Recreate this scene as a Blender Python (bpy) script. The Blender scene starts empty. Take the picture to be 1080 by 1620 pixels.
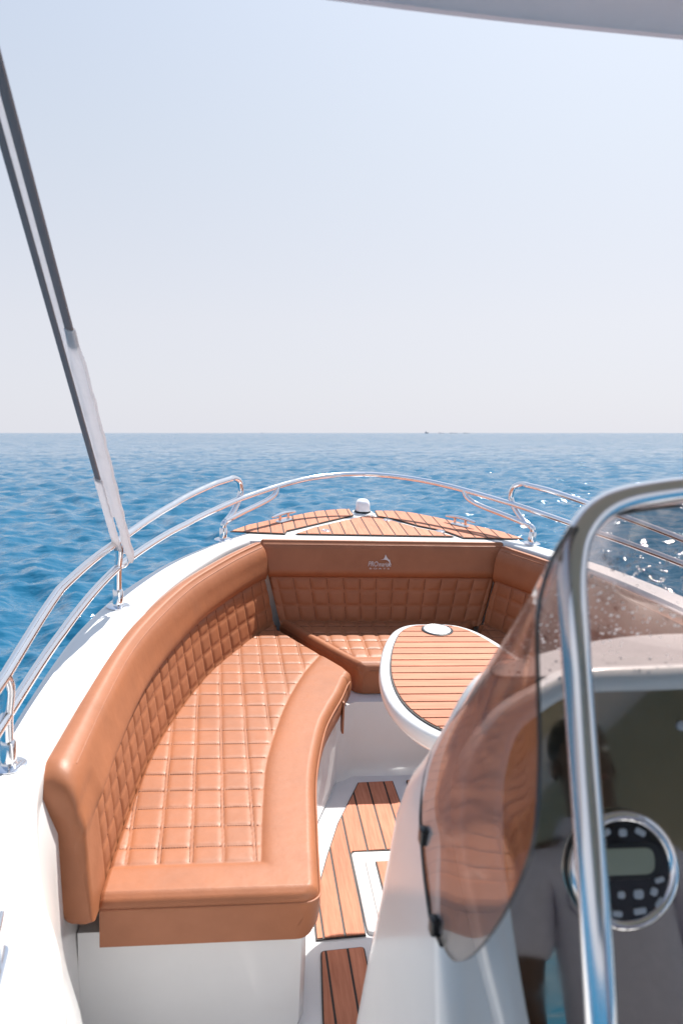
import bpy, bmesh, math, random
import numpy as np
from mathutils import Matrix, Vector
random.seed(7); rng = np.random.default_rng(11)
S = bpy.context.scene
COL = S.collection

# ------------------------------------------------------------------ camera and boat frame
F = 1400.0; PITCH = math.atan((810-685)/F); CAMH = 2.40
EYE = np.array([0, 0, 1.72])          # the eye in the boat's own frame (z up from the cockpit floor)
XC = 0.63                             # the boat's centreline
def ray(px, py):
    x = (px-540)/F; u = (810-py)/F
    c, s = math.cos(PITCH), math.sin(PITCH)
    return np.array([x, c+u*s, -s+u*c])
_y = ray(370, 474); _y /= np.linalg.norm(_y)
_x = np.cross(_y, [0, 0, 1]); _x /= np.linalg.norm(_x); _z = np.cross(_x, _y)
_r = math.radians(1.6)                # the boat heels slightly to starboard
_xb = math.cos(_r)*_x - math.sin(_r)*_z; _zb = np.cross(_xb, _y)
R = np.stack([_xb, _y, _zb], 1)
B = Matrix.Identity(4)
_t = np.array([0, 0, CAMH]) - R @ EYE
for i in range(3):
    for j in range(3): B[i][j] = R[i, j]
    B[i][3] = _t[i]
def P(px, py, z):                     # photo measurement -> point on the boat plane at height z
    d = R.T @ ray(px, py); t = (z-EYE[2])/d[2]; p = EYE + t*d
    return (float(p[0]), float(p[1]), float(p[2]))
def PY(px, py, y):
    d = R.T @ ray(px, py); p = EYE + d*(y/d[1]); return (float(p[0]), float(p[1]), float(p[2]))

cam = bpy.data.cameras.new('camera'); co = bpy.data.objects.new('camera', cam); COL.objects.link(co)
co.location = (0, 0, CAMH); co.rotation_euler = (math.pi/2 - PITCH, 0, 0)
cam.sensor_fit = 'VERTICAL'; cam.sensor_height = 36; cam.lens = F/1620*36
cam.clip_start = 0.02; cam.clip_end = 60000
cam.dof.use_dof = True; cam.dof.focus_distance = 3.5; cam.dof.aperture_fstop = 5.4
S.camera = co

# ------------------------------------------------------------------ object helpers
def new_mesh(name, verts, faces, mat, smooth=40, mats=None, fmat=None):
    me = bpy.data.meshes.new(name)
    me.from_pydata([tuple(map(float, v)) for v in verts], [], [tuple(f) for f in faces])
    bm = bmesh.new(); bm.from_mesh(me)
    bmesh.ops.recalc_face_normals(bm, faces=bm.faces); bm.to_mesh(me); bm.free()
    for m in (mats or [mat]): me.materials.append(m)
    if fmat is not None:
        me.polygons.foreach_set('material_index', fmat)
    finish(me, smooth)
    return me
def finish(me, smooth):
    if smooth:
        me.polygons.foreach_set('use_smooth', [True]*len(me.polygons))
        if smooth < 179: me.set_sharp_from_angle(angle=math.radians(smooth))
    for p in me.polygons:
        if p.loop_total > 8: p.use_smooth = False
    me.update()
class MB:                             # collects geometry in boat coordinates, links it as ONE object
    def __init__(s): s.v = []; s.f = []; s.m = []; s.cur = 0
    def add(s, v, f):
        n = len(s.v); s.v += [tuple(map(float, p)) for p in v]; s.f += [tuple(i+n for i in q) for q in f]; s.m += [s.cur]*len(f)
        return s
    def rows(s, rows, closed=False, loop=False, cap=False):
        n = len(rows[0]); base = len(s.v); v = [p for r in rows for p in r]; f = []
        nr = len(rows)
        for i in range(nr if loop else nr-1):
            a = i*n; b = ((i+1) % nr)*n
            for j in range(n if closed else n-1):
                k = (j+1) % n
                f.append((a+j, a+k, b+k, b+j))
        if cap:
            f.append(tuple(range(n))[::-1]); f.append(tuple((nr-1)*n+i for i in range(n)))
        return s.add(v, f)
    def tube(s, path, r, n=14, closed=False, cap=True):
        p = np.array(path, float); m = len(p)
        T = np.gradient(p, axis=0) if not closed else (np.roll(p, -1, 0)-np.roll(p, 1, 0))
        T /= np.linalg.norm(T, axis=1)[:, None]
        a = np.cross(T[0], [0, 0, 1.0]);
        if np.linalg.norm(a) < .1: a = np.cross(T[0], [1.0, 0, 0])
        a /= np.linalg.norm(a); rows = []
        rr = r if hasattr(r, '__len__') else [r]*m
        for i in range(m):
            a = a - T[i]*np.dot(a, T[i]); a /= np.linalg.norm(a); b = np.cross(T[i], a)
            rows.append([p[i] + rr[i]*(math.cos(t)*a + math.sin(t)*b) for t in np.linspace(0, 2*math.pi, n, endpoint=False)])
        return s.rows(rows, closed=True, loop=closed, cap=cap and not closed)
    def lathe(s, prof, c=(0, 0, 0), n=28, ax=None):     # prof: (r, h) pairs, ax: 3 axis vectors
        U, V, W = ax if ax else ((1, 0, 0), (0, 1, 0), (0, 0, 1))
        U, V, W, c = map(np.array, (U, V, W, c))
        rows = [[c + r*math.cos(t)*U + r*math.sin(t)*V + h*W for t in np.linspace(0, 2*math.pi, n, endpoint=False)] for r, h in prof]
        return s.rows(rows, closed=True, cap=True)
    def box(s, c, size, ax=None, bev=0.0):
        U, V, W = ax if ax else ((1, 0, 0), (0, 1, 0), (0, 0, 1))
        U, V, W, c = map(np.array, (U, V, W, c)); hx, hy, hz = (q/2 for q in size)
        if bev <= 0: rings = [(hx, hy, -hz), (hx, hy, hz)]
        else: rings = [(hx-bev, hy-bev, -hz), (hx, hy, -hz+bev), (hx, hy, hz-bev), (hx-bev, hy-bev, hz)]
        rows = []
        for a, b, z in rings:
            k = min(bev, a*.6, b*.6) if bev > 0 else 0
            pts = [(-a+k, -b), (a-k, -b), (a, -b+k), (a, b-k), (a-k, b), (-a+k, b), (-a, b-k), (-a, -b+k)] if bev > 0 else [(-a, -b), (a, -b), (a, b), (-a, b)]
            rows.append([c + x*U + y*V + z*W for x, y in pts])
        return s.rows(rows, closed=True, cap=True)
    def prism(s, poly, h, o=None, ax=None, bev=0.0):    # poly in the (U,V) plane, extruded along W by h
        U, V, W = ax if ax else ((1, 0, 0), (0, 1, 0), (0, 0, 1))
        U, V, W = map(np.array, (U, V, W)); o = np.array(o if o is not None else (0, 0, 0), float)
        p = np.array(poly, float)
        rings = [(p, 0), (p, h)] if bev <= 0 else [(p, 0), (p, h-bev), (offset_poly(p, -bev*.35), h-bev*.35), (offset_poly(p, -bev), h)]
        return s.rows([[o + q[0]*U + q[1]*V + z*W for q in r] for r, z in rings], closed=True, cap=True)
    def mirror(s):
        s.v = [(2*XC-x, y, z) for x, y, z in s.v]; s.f = [q[::-1] for q in s.f]; return s
    def build(s, name, mat, parent=None, smooth=40, label=None, kind=None):
        base = np.array(parent['_base']) if parent is not None else np.zeros(3)
        me = new_mesh(name, np.array(s.v)-base, s.f, mat if not isinstance(mat, (list, tuple)) else mat[0], smooth,
                      mats=mat if isinstance(mat, (list, tuple)) else None, fmat=s.m if isinstance(mat, (list, tuple)) else None)
        return link(name, me, parent, label, kind)
def link(name, me, parent, label=None, kind=None):
    o = bpy.data.objects.new(name, me); COL.objects.link(o)
    if parent is not None: o.parent = parent; o['_base'] = list(parent['_base'])
    if label: o['label'] = label
    if kind: o['kind'] = kind
    return o
def thing(name, label, cat, base, group=None):
    o = bpy.data.objects.new(name, None); COL.objects.link(o); o.empty_display_size = .1
    o.matrix_world = B @ Matrix.Translation(Vector(base)); o['_base'] = [float(b) for b in base]
    o['label'] = label; o['category'] = cat
    if group: o['group'] = group
    return o
def offset_poly(p, d):                # + grows a counter-clockwise polygon
    p = np.array(p, float); a = np.roll(p, 1, 0); b = np.roll(p, -1, 0)
    area = 0.5*np.sum(p[:, 0]*b[:, 1]-b[:, 0]*p[:, 1]); sg = 1 if area > 0 else -1
    e1 = p-a; e2 = b-p
    n1 = np.stack([e1[:, 1], -e1[:, 0]], 1); n2 = np.stack([e2[:, 1], -e2[:, 0]], 1)
    n1 /= np.linalg.norm(n1, axis=1)[:, None]+1e-12; n2 /= np.linalg.norm(n2, axis=1)[:, None]+1e-12
    m = n1+n2; m /= np.maximum((np.linalg.norm(m, axis=1)**2)[:, None]/2, .35)
    return p + sg*d*m
def spline(pts, n=10, closed=False):
    C = np.array(pts, float); out = []; N = len(C)
    for i in range(N if closed else N-1):
        if closed: p0, p1, p2, p3 = C[(i-1) % N], C[i], C[(i+1) % N], C[(i+2) % N]
        else: p0, p1, p2, p3 = C[max(i-1, 0)], C[i], C[i+1], C[min(i+2, N-1)]
        for k in range(n):
            t = k/n; out.append(.5*((2*p1)+(-p0+p2)*t+(2*p0-5*p1+4*p2-p3)*t*t+(-p0+3*p1-3*p2+p3)*t**3))
    if not closed: out.append(C[-1])
    return np.array(out)
def resample(p, n):
    p = np.array(p, float); d = np.r_[0, np.cumsum(np.linalg.norm(np.diff(p, axis=0), axis=1))]
    s = np.linspace(0, d[-1], n)
    return np.stack([np.interp(s, d, p[:, k]) for k in range(p.shape[1])], 1)
def fillet(pts, rad, n=7):            # rounds the corners of a closed 2D polygon
    p = np.array(pts, float); out = []; N = len(p)
    rr = rad if hasattr(rad, '__len__') else [rad]*N
    for i in range(N):
        a, b, c = p[i-1], p[i], p[(i+1) % N]; u = a-b; w = c-b; lu = np.linalg.norm(u); lw = np.linalg.norm(w)
        k = min(rr[i], lu*.48, lw*.48)
        s = b+u/lu*k; e = b+w/lw*k
        for t in np.linspace(0, 1, n): out.append((1-t)**2*s+2*t*(1-t)*b+t*t*e)
    return np.array(out)
def clip_half(poly, axis, lim, keep_less):
    out = []; n = len(poly)
    for i in range(n):
        a, b = poly[i], poly[(i+1) % n]
        ia = (a[axis] <= lim) == keep_less; ib = (b[axis] <= lim) == keep_less
        if ia: out.append(a)
        if ia != ib:
            t = (lim-a[axis])/(b[axis]-a[axis]); out.append(a+(b-a)*t)
    return out
def sstep(a, b, x):
    t = np.clip((x-a)/(b-a), 0, 1); return t*t*(3-2*t)

# ------------------------------------------------------------------ materials
def mat(name, base=(.8, .8, .8), rough=.5, metal=0.0, spec=.5, coat=0.0, var=0.0, vscale=6.0, bump=0.0, bscale=400.0, bdist=.0006, rvar=0.0, sheen=0.0, col2=None):
    m = bpy.data.materials.new(name); m.use_nodes = True; nt = m.node_tree; b = nt.nodes['Principled BSDF']
    b.inputs['Base Color'].default_value = (*base, 1); b.inputs['Roughness'].default_value = rough
    b.inputs['Metallic'].default_value = metal; b.inputs['Specular IOR Level'].default_value = spec
    b.inputs['Coat Weight'].default_value = coat; b.inputs['Coat Roughness'].default_value = .05
    b.inputs['Sheen Weight'].default_value = sheen
    tc = nt.nodes.new('ShaderNodeTexCoord')
    if var > 0 or rvar > 0:
        nz = nt.nodes.new('ShaderNodeTexNoise'); nz.inputs['Scale'].default_value = vscale; nz.inputs['Detail'].default_value = 6; nz.inputs['Roughness'].default_value = .62
        nt.links.new(tc.outputs['Object'], nz.inputs['Vector'])
        if var > 0:
            mx = nt.nodes.new('ShaderNodeMix'); mx.data_type = 'RGBA'
            c2 = col2 or tuple(c*(1-var) for c in base)
            mx.inputs[6].default_value = (*[min(1, c*(1+var*.5)) for c in base], 1); mx.inputs[7].default_value = (*c2, 1)
            mr = nt.nodes.new('ShaderNodeMapRange'); mr.inputs[1].default_value = .3; mr.inputs[2].default_value = .7
            nt.links.new(nz.outputs['Fac'], mr.inputs[0]); nt.links.new(mr.outputs[0], mx.inputs[0]); nt.links.new(mx.outputs[2], b.inputs['Base Color'])
        if rvar > 0:
            m2 = nt.nodes.new('ShaderNodeMapRange'); m2.inputs[1].default_value = .3; m2.inputs[2].default_value = .7
            m2.inputs[3].default_value = max(.02, rough-rvar); m2.inputs[4].default_value = rough+rvar
            nt.links.new(nz.outputs['Fac'], m2.inputs[0]); nt.links.new(m2.outputs[0], b.inputs['Roughness'])
    if bump > 0:
        n2 = nt.nodes.new('ShaderNodeTexNoise'); n2.inputs['Scale'].default_value = bscale; n2.inputs['Detail'].default_value = 3
        bp = nt.nodes.new('ShaderNodeBump'); bp.inputs['Strength'].default_value = bump; bp.inputs['Distance'].default_value = bdist
        nt.links.new(tc.outputs['Object'], n2.inputs['Vector']); nt.links.new(n2.outputs['Fac'], bp.inputs['Height']); nt.links.new(bp.outputs[0], b.inputs['Normal'])
    return m
M = {}
def leather():
    m = mat('tan_leather', (.325, .120, .054), .50, spec=.40, var=.14, vscale=7, rvar=.07)
    nt = m.node_tree; b = nt.nodes['Principled BSDF']; tc = next(n for n in nt.nodes if n.type == 'TEX_COORD'); prev = None
    for sc_, dist, st, det in ((16, .0045, .35, 3), (75, .0008, .25, 4), (420, .0005, .45, 2)):
        n = nt.nodes.new('ShaderNodeTexNoise'); n.inputs['Scale'].default_value = sc_; n.inputs['Detail'].default_value = det; nt.links.new(tc.outputs['Object'], n.inputs['Vector'])
        bp = nt.nodes.new('ShaderNodeBump'); bp.inputs['Strength'].default_value = st; bp.inputs['Distance'].default_value = dist; nt.links.new(n.outputs['Fac'], bp.inputs['Height'])
        if prev: nt.links.new(prev.outputs[0], bp.inputs['Normal'])
        prev = bp
    nt.links.new(prev.outputs[0], b.inputs['Normal']); return m
M['leather'] = leather()
M['piping'] = mat('dark_tan_piping', (.20, .070, .030), .5)
M['thread'] = mat('brown_thread', (.135, .046, .021), .8)
M['thread_light'] = mat('pale_thread', (.62, .30, .17), .7)
M['gel'] = mat('white_gelcoat', (.71, .705, .70), .22, spec=.5, coat=.3, var=.04, vscale=3, rvar=.05)
M['gel_matte'] = mat('white_nonskid', (.67, .665, .675), .5, var=.05, vscale=5, bump=.2, bscale=350, bdist=.0008)
M['hull'] = mat('white_hull', (.72, .72, .72), .25, coat=.3)
def teak(name, stretch):
    m = bpy.data.materials.new(name); m.use_nodes = True; nt = m.node_tree; b = nt.nodes['Principled BSDF']; b.inputs['Roughness'].default_value = .68; b.inputs['Specular IOR Level'].default_value = .3
    tc = nt.nodes.new('ShaderNodeTexCoord'); mp = nt.nodes.new('ShaderNodeMapping'); mp.inputs['Scale'].default_value = stretch; nt.links.new(tc.outputs['Object'], mp.inputs[0])
    ge = nt.nodes.new('ShaderNodeNewGeometry'); ad = nt.nodes.new('ShaderNodeVectorMath'); sc_ = nt.nodes.new('ShaderNodeVectorMath'); sc_.operation = 'SCALE'; sc_.inputs[0].default_value = (13, 7, 5); nt.links.new(ge.outputs['Random Per Island'], sc_.inputs['Scale'])
    nt.links.new(mp.outputs[0], ad.inputs[0]); nt.links.new(sc_.outputs[0], ad.inputs[1])
    n1 = nt.nodes.new('ShaderNodeTexNoise'); n1.inputs['Scale'].default_value = 1; n1.inputs['Detail'].default_value = 7; n1.inputs['Roughness'].default_value = .65; nt.links.new(ad.outputs[0], n1.inputs['Vector'])
    n2 = nt.nodes.new('ShaderNodeTexNoise'); n2.inputs['Scale'].default_value = 6; n2.inputs['Detail'].default_value = 4; nt.links.new(tc.outputs['Object'], n2.inputs['Vector'])
    mx = nt.nodes.new('ShaderNodeMix'); mx.data_type = 'RGBA'; mx.inputs[6].default_value = (.36, .126, .068, 1); mx.inputs[7].default_value = (.50, .203, .120, 1)
    mr = nt.nodes.new('ShaderNodeMapRange'); mr.inputs[1].default_value = .3; mr.inputs[2].default_value = .7; nt.links.new(n1.outputs['Fac'], mr.inputs[0]); nt.links.new(mr.outputs[0], mx.inputs[0])
    hv = nt.nodes.new('ShaderNodeHueSaturation'); nt.links.new(mx.outputs[2], hv.inputs['Color'])
    a = nt.nodes.new('ShaderNodeMath'); a.operation = 'MULTIPLY_ADD'; a.inputs[1].default_value = .20; a.inputs[2].default_value = .80; nt.links.new(ge.outputs['Random Per Island'], a.inputs[0])
    a2 = nt.nodes.new('ShaderNodeMath'); a2.operation = 'MULTIPLY_ADD'; a2.inputs[1].default_value = .35; nt.links.new(n2.outputs['Fac'], a2.inputs[0]); nt.links.new(a.outputs[0], a2.inputs[2]); nt.links.new(a2.outputs[0], hv.inputs['Value'])
    nt.links.new(hv.outputs[0], b.inputs['Base Color'])
    bp = nt.nodes.new('ShaderNodeBump'); bp.inputs['Strength'].default_value = .35; bp.inputs['Distance'].default_value = .0012; nt.links.new(n1.outputs['Fac'], bp.inputs['Height']); nt.links.new(bp.outputs[0], b.inputs['Normal'])
    return m
M['teak'] = teak('teak_boards_lengthwise', (120, 7, 60)); M['teak_cross'] = teak('teak_boards_crosswise', (7, 120, 60))
M['caulk'] = mat('black_caulk', (.022, .016, .014), .6)
M['steel'] = mat('polished_steel', (.80, .80, .82), .10, metal=1.0, rvar=.05, vscale=20)
M['chrome'] = mat('chrome', (.86, .86, .88), .06, metal=1.0)
M['black'] = mat('black_plastic', (.015, .015, .016), .35)
M['gloss_black'] = mat('stereo_face', (.012, .011, .010), .12, coat=.3)
M['lcd'] = mat('grey_green_lcd', (.34, .36, .27), .15)
M['button'] = mat('white_rubber_button', (.50, .52, .56), .4)
M['panel'] = mat('smoked_mirror_acrylic', (.40, .36, .295), .045, metal=1.0, rvar=.03, vscale=40)
M['strap_dark'] = mat('dark_brown_webbing', (.20, .145, .13), .45, bump=.4, bscale=700, bdist=.001)
M['cloth_white'] = mat('white_sleeve_cloth', (.70, .69, .70), .85, var=.1, vscale=30, bump=.6, bscale=60, bdist=.004)
M['canopy'] = mat('pale_canopy_fabric', (.63, .575, .595), .8, var=.05, vscale=10, bump=.15, bscale=300)
M['khaki'] = mat('khaki_lining_fabric', (.46, .385, .285), .85, var=.06, vscale=8, bump=.2, bscale=300)
M['silver'] = mat('silver_print', (.62, .58, .58), .4)
M['black_lens'] = mat('glass_lens', (.85, .87, .9), .1, coat=.5)
M['cup'] = mat('pale_steel_cup', (.78, .79, .82), .25, metal=.6)
M['skin'] = mat('skin', (.085, .045, .03), .5, var=.1, vscale=20)
M['shirt'] = mat('grey_polo_cloth', (.52, .53, .66), .85, var=.08, vscale=40, bump=.2, bscale=500)
M['trouser'] = mat('dark_trouser_cloth', (.035, .03, .035), .85)
M['hair'] = mat('black_hair', (.012, .01, .01), .6)
M['navy'] = mat('navy_print', (.03, .045, .12), .7)
M['eye'] = mat('eye_white', (.7, .68, .66), .3)
M['shoe'] = mat('white_shoe', (.6, .6, .6), .6)
M['ship'] = mat('far_ship_paint', (.10, .12, .16), .6)
M['shipw'] = mat('far_ship_white', (.5, .52, .56), .6)
_n = M['cloth_white'].node_tree; _tl = _n.nodes.new('ShaderNodeBsdfTranslucent'); _tl.inputs[0].default_value = (.82, .79, .80, 1); _mx = _n.nodes.new('ShaderNodeMixShader'); _mx.inputs[0].default_value = .45
_n.links.new(_n.nodes['Principled BSDF'].outputs[0], _mx.inputs[1]); _n.links.new(_tl.outputs[0], _mx.inputs[2]); _n.links.new(_mx.outputs[0], _n.nodes['Material Output'].inputs[0])
def glass_mat(name, tint, extra):
    m = bpy.data.materials.new(name); m.use_nodes = True; nt = m.node_tree
    for n in list(nt.nodes):
        if n.type != 'OUTPUT_MATERIAL': nt.nodes.remove(n)
    out = nt.nodes['Material Output']; tr = nt.nodes.new('ShaderNodeBsdfTransparent'); tr.inputs[0].default_value = (*tint, 1)
    gl = nt.nodes.new('ShaderNodeBsdfGlossy'); gl.inputs['Roughness'].default_value = .02; gl.inputs[0].default_value = (.95, .95, .95, 1)
    fr = nt.nodes.new('ShaderNodeFresnel'); fr.inputs[0].default_value = 1.5
    ad = nt.nodes.new('ShaderNodeMath'); ad.operation = 'ADD'; ad.inputs[1].default_value = extra; ad.use_clamp = True
    mx = nt.nodes.new('ShaderNodeMixShader')
    gm = nt.nodes.new('ShaderNodeNewGeometry'); io = nt.nodes.new('ShaderNodeMapRange'); io.inputs[3].default_value = 1.5; io.inputs[4].default_value = 1/1.5
    nt.links.new(gm.outputs['Backfacing'], io.inputs[0]); nt.links.new(io.outputs[0], fr.inputs[0])
    nt.links.new(fr.outputs[0], ad.inputs[0]); nt.links.new(ad.outputs[0], mx.inputs[0]); nt.links.new(tr.outputs[0], mx.inputs[1]); nt.links.new(gl.outputs[0], mx.inputs[2]); nt.links.new(mx.outputs[0], out.inputs[0])
    return m
M['acrylic'] = glass_mat('smoked_acrylic', (.79, .74, .73), .0)
M['drop'] = mat('water_drop', (.85, .87, .9), .1)
_n = M['drop'].node_tree; _tl = _n.nodes.new('ShaderNodeBsdfTranslucent'); _tl.inputs[0].default_value = (.95, .95, .97, 1); _mx = _n.nodes.new('ShaderNodeMixShader'); _mx.inputs[0].default_value = .6
_n.links.new(_n.nodes['Principled BSDF'].outputs[0], _mx.inputs[1]); _n.links.new(_tl.outputs[0], _mx.inputs[2]); _n.links.new(_mx.outputs[0], _n.nodes['Material Output'].inputs[0])
M['edge'] = mat('acrylic_edge', (.10, .085, .08), .25)

# ------------------------------------------------------------------ world, sun
SUN_EL = math.radians(58); SUN_AZ = math.radians(32)      # azimuth clockwise from the view direction
W = bpy.data.worlds.new('World'); S.world = W; W.use_nodes = True; nt = W.node_tree
bg = nt.nodes['Background']
sky = nt.nodes.new('ShaderNodeTexSky'); sky.sky_type = 'NISHITA'; sky.sun_disc = False
sky.sun_elevation = SUN_EL; sky.sun_rotation = SUN_AZ; sky.altitude = 0; sky.air_density = 1.0; sky.dust_density = 1.5; sky.ozone_density = 2.0
hs = nt.nodes.new('ShaderNodeMix'); hs.data_type = 'RGBA'; hs.inputs[0].default_value = .95
geo = nt.nodes.new('ShaderNodeTexCoord'); sep = nt.nodes.new('ShaderNodeSeparateXYZ'); rmp = nt.nodes.new('ShaderNodeValToRGB')
nt.links.new(geo.outputs['Generated'], sep.inputs[0]); nt.links.new(sep.outputs['Z'], rmp.inputs[0])
K = 4.35                               # thin bright haze of a hot day, in the sky texture's own units
e = rmp.color_ramp.elements
e[0].position = 0.0; e[0].color = (.84, .85, .925, 1); e[1].position = .9; e[1].color = (.22, .39, .70, 1)
for pos, c in ((.12, (.81, .825, .90, 1)), (.3, (.665, .735, .855, 1)), (.45, (.55, .65, .825, 1)), (.62, (.43, .56, .76, 1))):
    q = e.new(pos); q.color = c
mul = nt.nodes.new('ShaderNodeVectorMath'); mul.operation = 'SCALE'; mul.inputs['Scale'].default_value = K
nt.links.new(rmp.outputs[0], mul.inputs[0])
dt = nt.nodes.new('ShaderNodeVectorMath'); dt.operation = 'DOT_PRODUCT'; dt.inputs[1].default_value = (math.sin(SUN_AZ)*math.cos(SUN_EL), math.cos(SUN_AZ)*math.cos(SUN_EL), math.sin(SUN_EL))
nt.links.new(geo.outputs['Generated'], dt.inputs[0])
pw = nt.nodes.new('ShaderNodeMath'); pw.operation = 'POWER'; pw.use_clamp = True; pw.inputs[1].default_value = 4.5; nt.links.new(dt.outputs['Value'], pw.inputs[0])
g2 = nt.nodes.new('ShaderNodeVectorMath'); g2.operation = 'MULTIPLY_ADD'; g2.inputs[1].default_value = (3.4, 3.25, 3.0)     # aureole of the hazy sun
nt.links.new(pw.outputs[0], g2.inputs[0]); nt.links.new(mul.outputs[0], g2.inputs[2])
nt.links.new(sky.outputs[0], hs.inputs[6]); nt.links.new(g2.outputs[0], hs.inputs[7]); nt.links.new(hs.outputs[2], bg.inputs[0])
bg.inputs[1].default_value = .12
sl = bpy.data.lights.new('sun', 'SUN'); sl.energy = 5.0; sl.use_shadow = True; sl.angle = math.radians(.53); sl.color = (1, .955, .89)
so = bpy.data.objects.new('sun', sl); COL.objects.link(so)
sd = Vector((math.sin(SUN_AZ)*math.cos(SUN_EL), math.cos(SUN_AZ)*math.cos(SUN_EL), math.sin(SUN_EL)))
so.rotation_euler = (-sd).to_track_quat('-Z', 'Y').to_euler(); so.location = sd*30
S.view_settings.view_transform = 'Standard'; S.view_settings.look = 'None'; S.view_settings.gamma = 1; S.view_settings.exposure = 0.8
S.cycles.max_bounces = 10; S.cycles.transparent_max_bounces = 16; S.cycles.caustics_reflective = False; S.cycles.caustics_refractive = False
S.cycles.use_denoising = True

# ------------------------------------------------------------------ sea
def make_sea():
    a1 = np.radians(np.arange(-29, 29.01, .095)); a2 = np.radians(np.arange(31.5, 328.6, 2.5)); ang = np.r_[a1, a2]
    r = [1.6]
    while r[-1] < 420: r.append(r[-1]*1.0062)
    while r[-1] < 20000: r.append(r[-1]*1.12)
    r = np.array(r); rr, aa = np.meshgrid(r, ang, indexing='ij')
    X = rr*np.sin(aa); Y = rr*np.cos(aa); Z = np.zeros_like(X)
    sp = rr*.0062
    for i in range(150):
        lam = .14*(2.3/.14)**rng.random(); k = 2*math.pi/lam
        th = math.radians(rng.normal(205, 42))
        amp = .0063*lam**.84*(.45+rng.random())
        ph = rng.random()*6.283
        fade = np.clip((lam/sp-2.2)/2.0, 0, 1)
        q = k*(X*math.sin(th)+Y*math.cos(th))+ph
        s = np.sin(q)
        Z += amp*fade*(s+.28*np.cos(2*q)*-1)
    Z *= np.clip((420-rr)/200, 0, 1)
    # gentle gusts: patches of rougher and smoother water
    n, m = X.shape; idx = np.arange(n*m).reshape(n, m)
    A = idx[:-1, :]; Bq = idx[1:, :]
    f = np.stack([A, np.roll(A, -1, 1), np.roll(Bq, -1, 1), Bq], -1).reshape(-1, 4)
    me = bpy.data.meshes.new('sea'); me.vertices.add(n*m); me.vertices.foreach_set('co', np.stack([X, Y, Z], -1).ravel())
    me.loops.add(f.size); me.loops.foreach_set('vertex_index', f.ravel().astype(np.int32))
    me.polygons.add(len(f)); me.polygons.foreach_set('loop_start', np.arange(0, f.size, 4, dtype=np.int32)); me.polygons.foreach_set('loop_total', np.full(len(f), 4, np.int32))
    me.update(calc_edges=True); me.polygons.foreach_set('use_smooth', [True]*len(f))
    if me.polygons[0].normal.z < 0: me.flip_normals()
    m = bpy.data.materials.new('sea_water'); m.use_nodes = True; nt = m.node_tree; b = nt.nodes['Principled BSDF']
    b.inputs['Roughness'].default_value = .08; b.inputs['IOR'].default_value = 1.33; b.inputs['Specular IOR Level'].default_value = .5
    tc = nt.nodes.new('ShaderNodeTexCoord')
    n1 = nt.nodes.new('ShaderNodeTexNoise'); n1.inputs['Scale'].default_value = .05; n1.inputs['Detail'].default_value = 4
    nt.links.new(tc.outputs['Object'], n1.inputs['Vector'])
    mx = nt.nodes.new('ShaderNodeMix'); mx.data_type = 'RGBA'; mx.inputs[6].default_value = (.005, .084, .162, 1); mx.inputs[7].default_value = (.008, .110, .208, 1)
    nt.links.new(n1.outputs['Fac'], mx.inputs[0]); nt.links.new(mx.outputs[2], b.inputs['Base Color'])
    mp = nt.nodes.new('ShaderNodeMapping'); mp.inputs['Scale'].default_value = (.62, 1.0, 1.0); mp.inputs['Rotation'].default_value = (0, 0, math.radians(-18))
    nt.links.new(tc.outputs['Object'], mp.inputs[0])
    hs_ = []
    for sc_, w in ((.6, .20), (1.9, .13), (5.0, .062), (13, .018)):
        q = nt.nodes.new('ShaderNodeTexNoise'); q.inputs['Scale'].default_value = sc_; q.inputs['Detail'].default_value = 3; q.inputs['Roughness'].default_value = .55
        nt.links.new(mp.outputs[0], q.inputs['Vector'])
        mm = nt.nodes.new('ShaderNodeMath'); mm.operation = 'MULTIPLY'; mm.inputs[1].default_value = w; nt.links.new(q.outputs['Fac'], mm.inputs[0]); hs_.append(mm)
    acc = hs_[0]
    for h in hs_[1:]:
        ad = nt.nodes.new('ShaderNodeMath'); nt.links.new(acc.outputs[0], ad.inputs[0]); nt.links.new(h.outputs[0], ad.inputs[1]); acc = ad
    bp = nt.nodes.new('ShaderNodeBump'); bp.inputs['Strength'].default_value = 1.0; bp.inputs['Distance'].default_value = .55
    # far off the wavelets are finer than a pixel: their slopes come straight from noise, growing with distance from the boat
    ln = nt.nodes.new('ShaderNodeVectorMath'); ln.operation = 'LENGTH'; nt.links.new(tc.outputs['Object'], ln.inputs[0])
    mr = nt.nodes.new('ShaderNodeMapRange'); mr.inputs[1].default_value = 14; mr.inputs[2].default_value = 110; mr.inputs[3].default_value = .24; mr.inputs[4].default_value = 1.8; nt.links.new(ln.outputs['Value'], mr.inputs[0])
    m2 = nt.nodes.new('ShaderNodeMapRange'); m2.inputs[1].default_value = 10; m2.inputs[2].default_value = 160; m2.inputs[3].default_value = .5; m2.inputs[4].default_value = .09; nt.links.new(ln.outputs['Value'], m2.inputs[0]); nt.links.new(m2.outputs[0], b.inputs['Specular IOR Level'])
    nn = None
    for sc_, w in ((2.6, .55), (.55, .45)):
        q = nt.nodes.new('ShaderNodeTexNoise'); q.inputs['Scale'].default_value = sc_; q.inputs['Detail'].default_value = 3; nt.links.new(mp.outputs[0], q.inputs['Vector'])
        sb = nt.nodes.new('ShaderNodeVectorMath'); sb.operation = 'SUBTRACT'; sb.inputs[1].default_value = (.5, .5, .5); nt.links.new(q.outputs['Color'], sb.inputs[0])
        ml = nt.nodes.new('ShaderNodeVectorMath'); ml.operation = 'MULTIPLY'; ml.inputs[1].default_value = (w, w*1.3, 0); nt.links.new(sb.outputs[0], ml.inputs[0])
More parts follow.
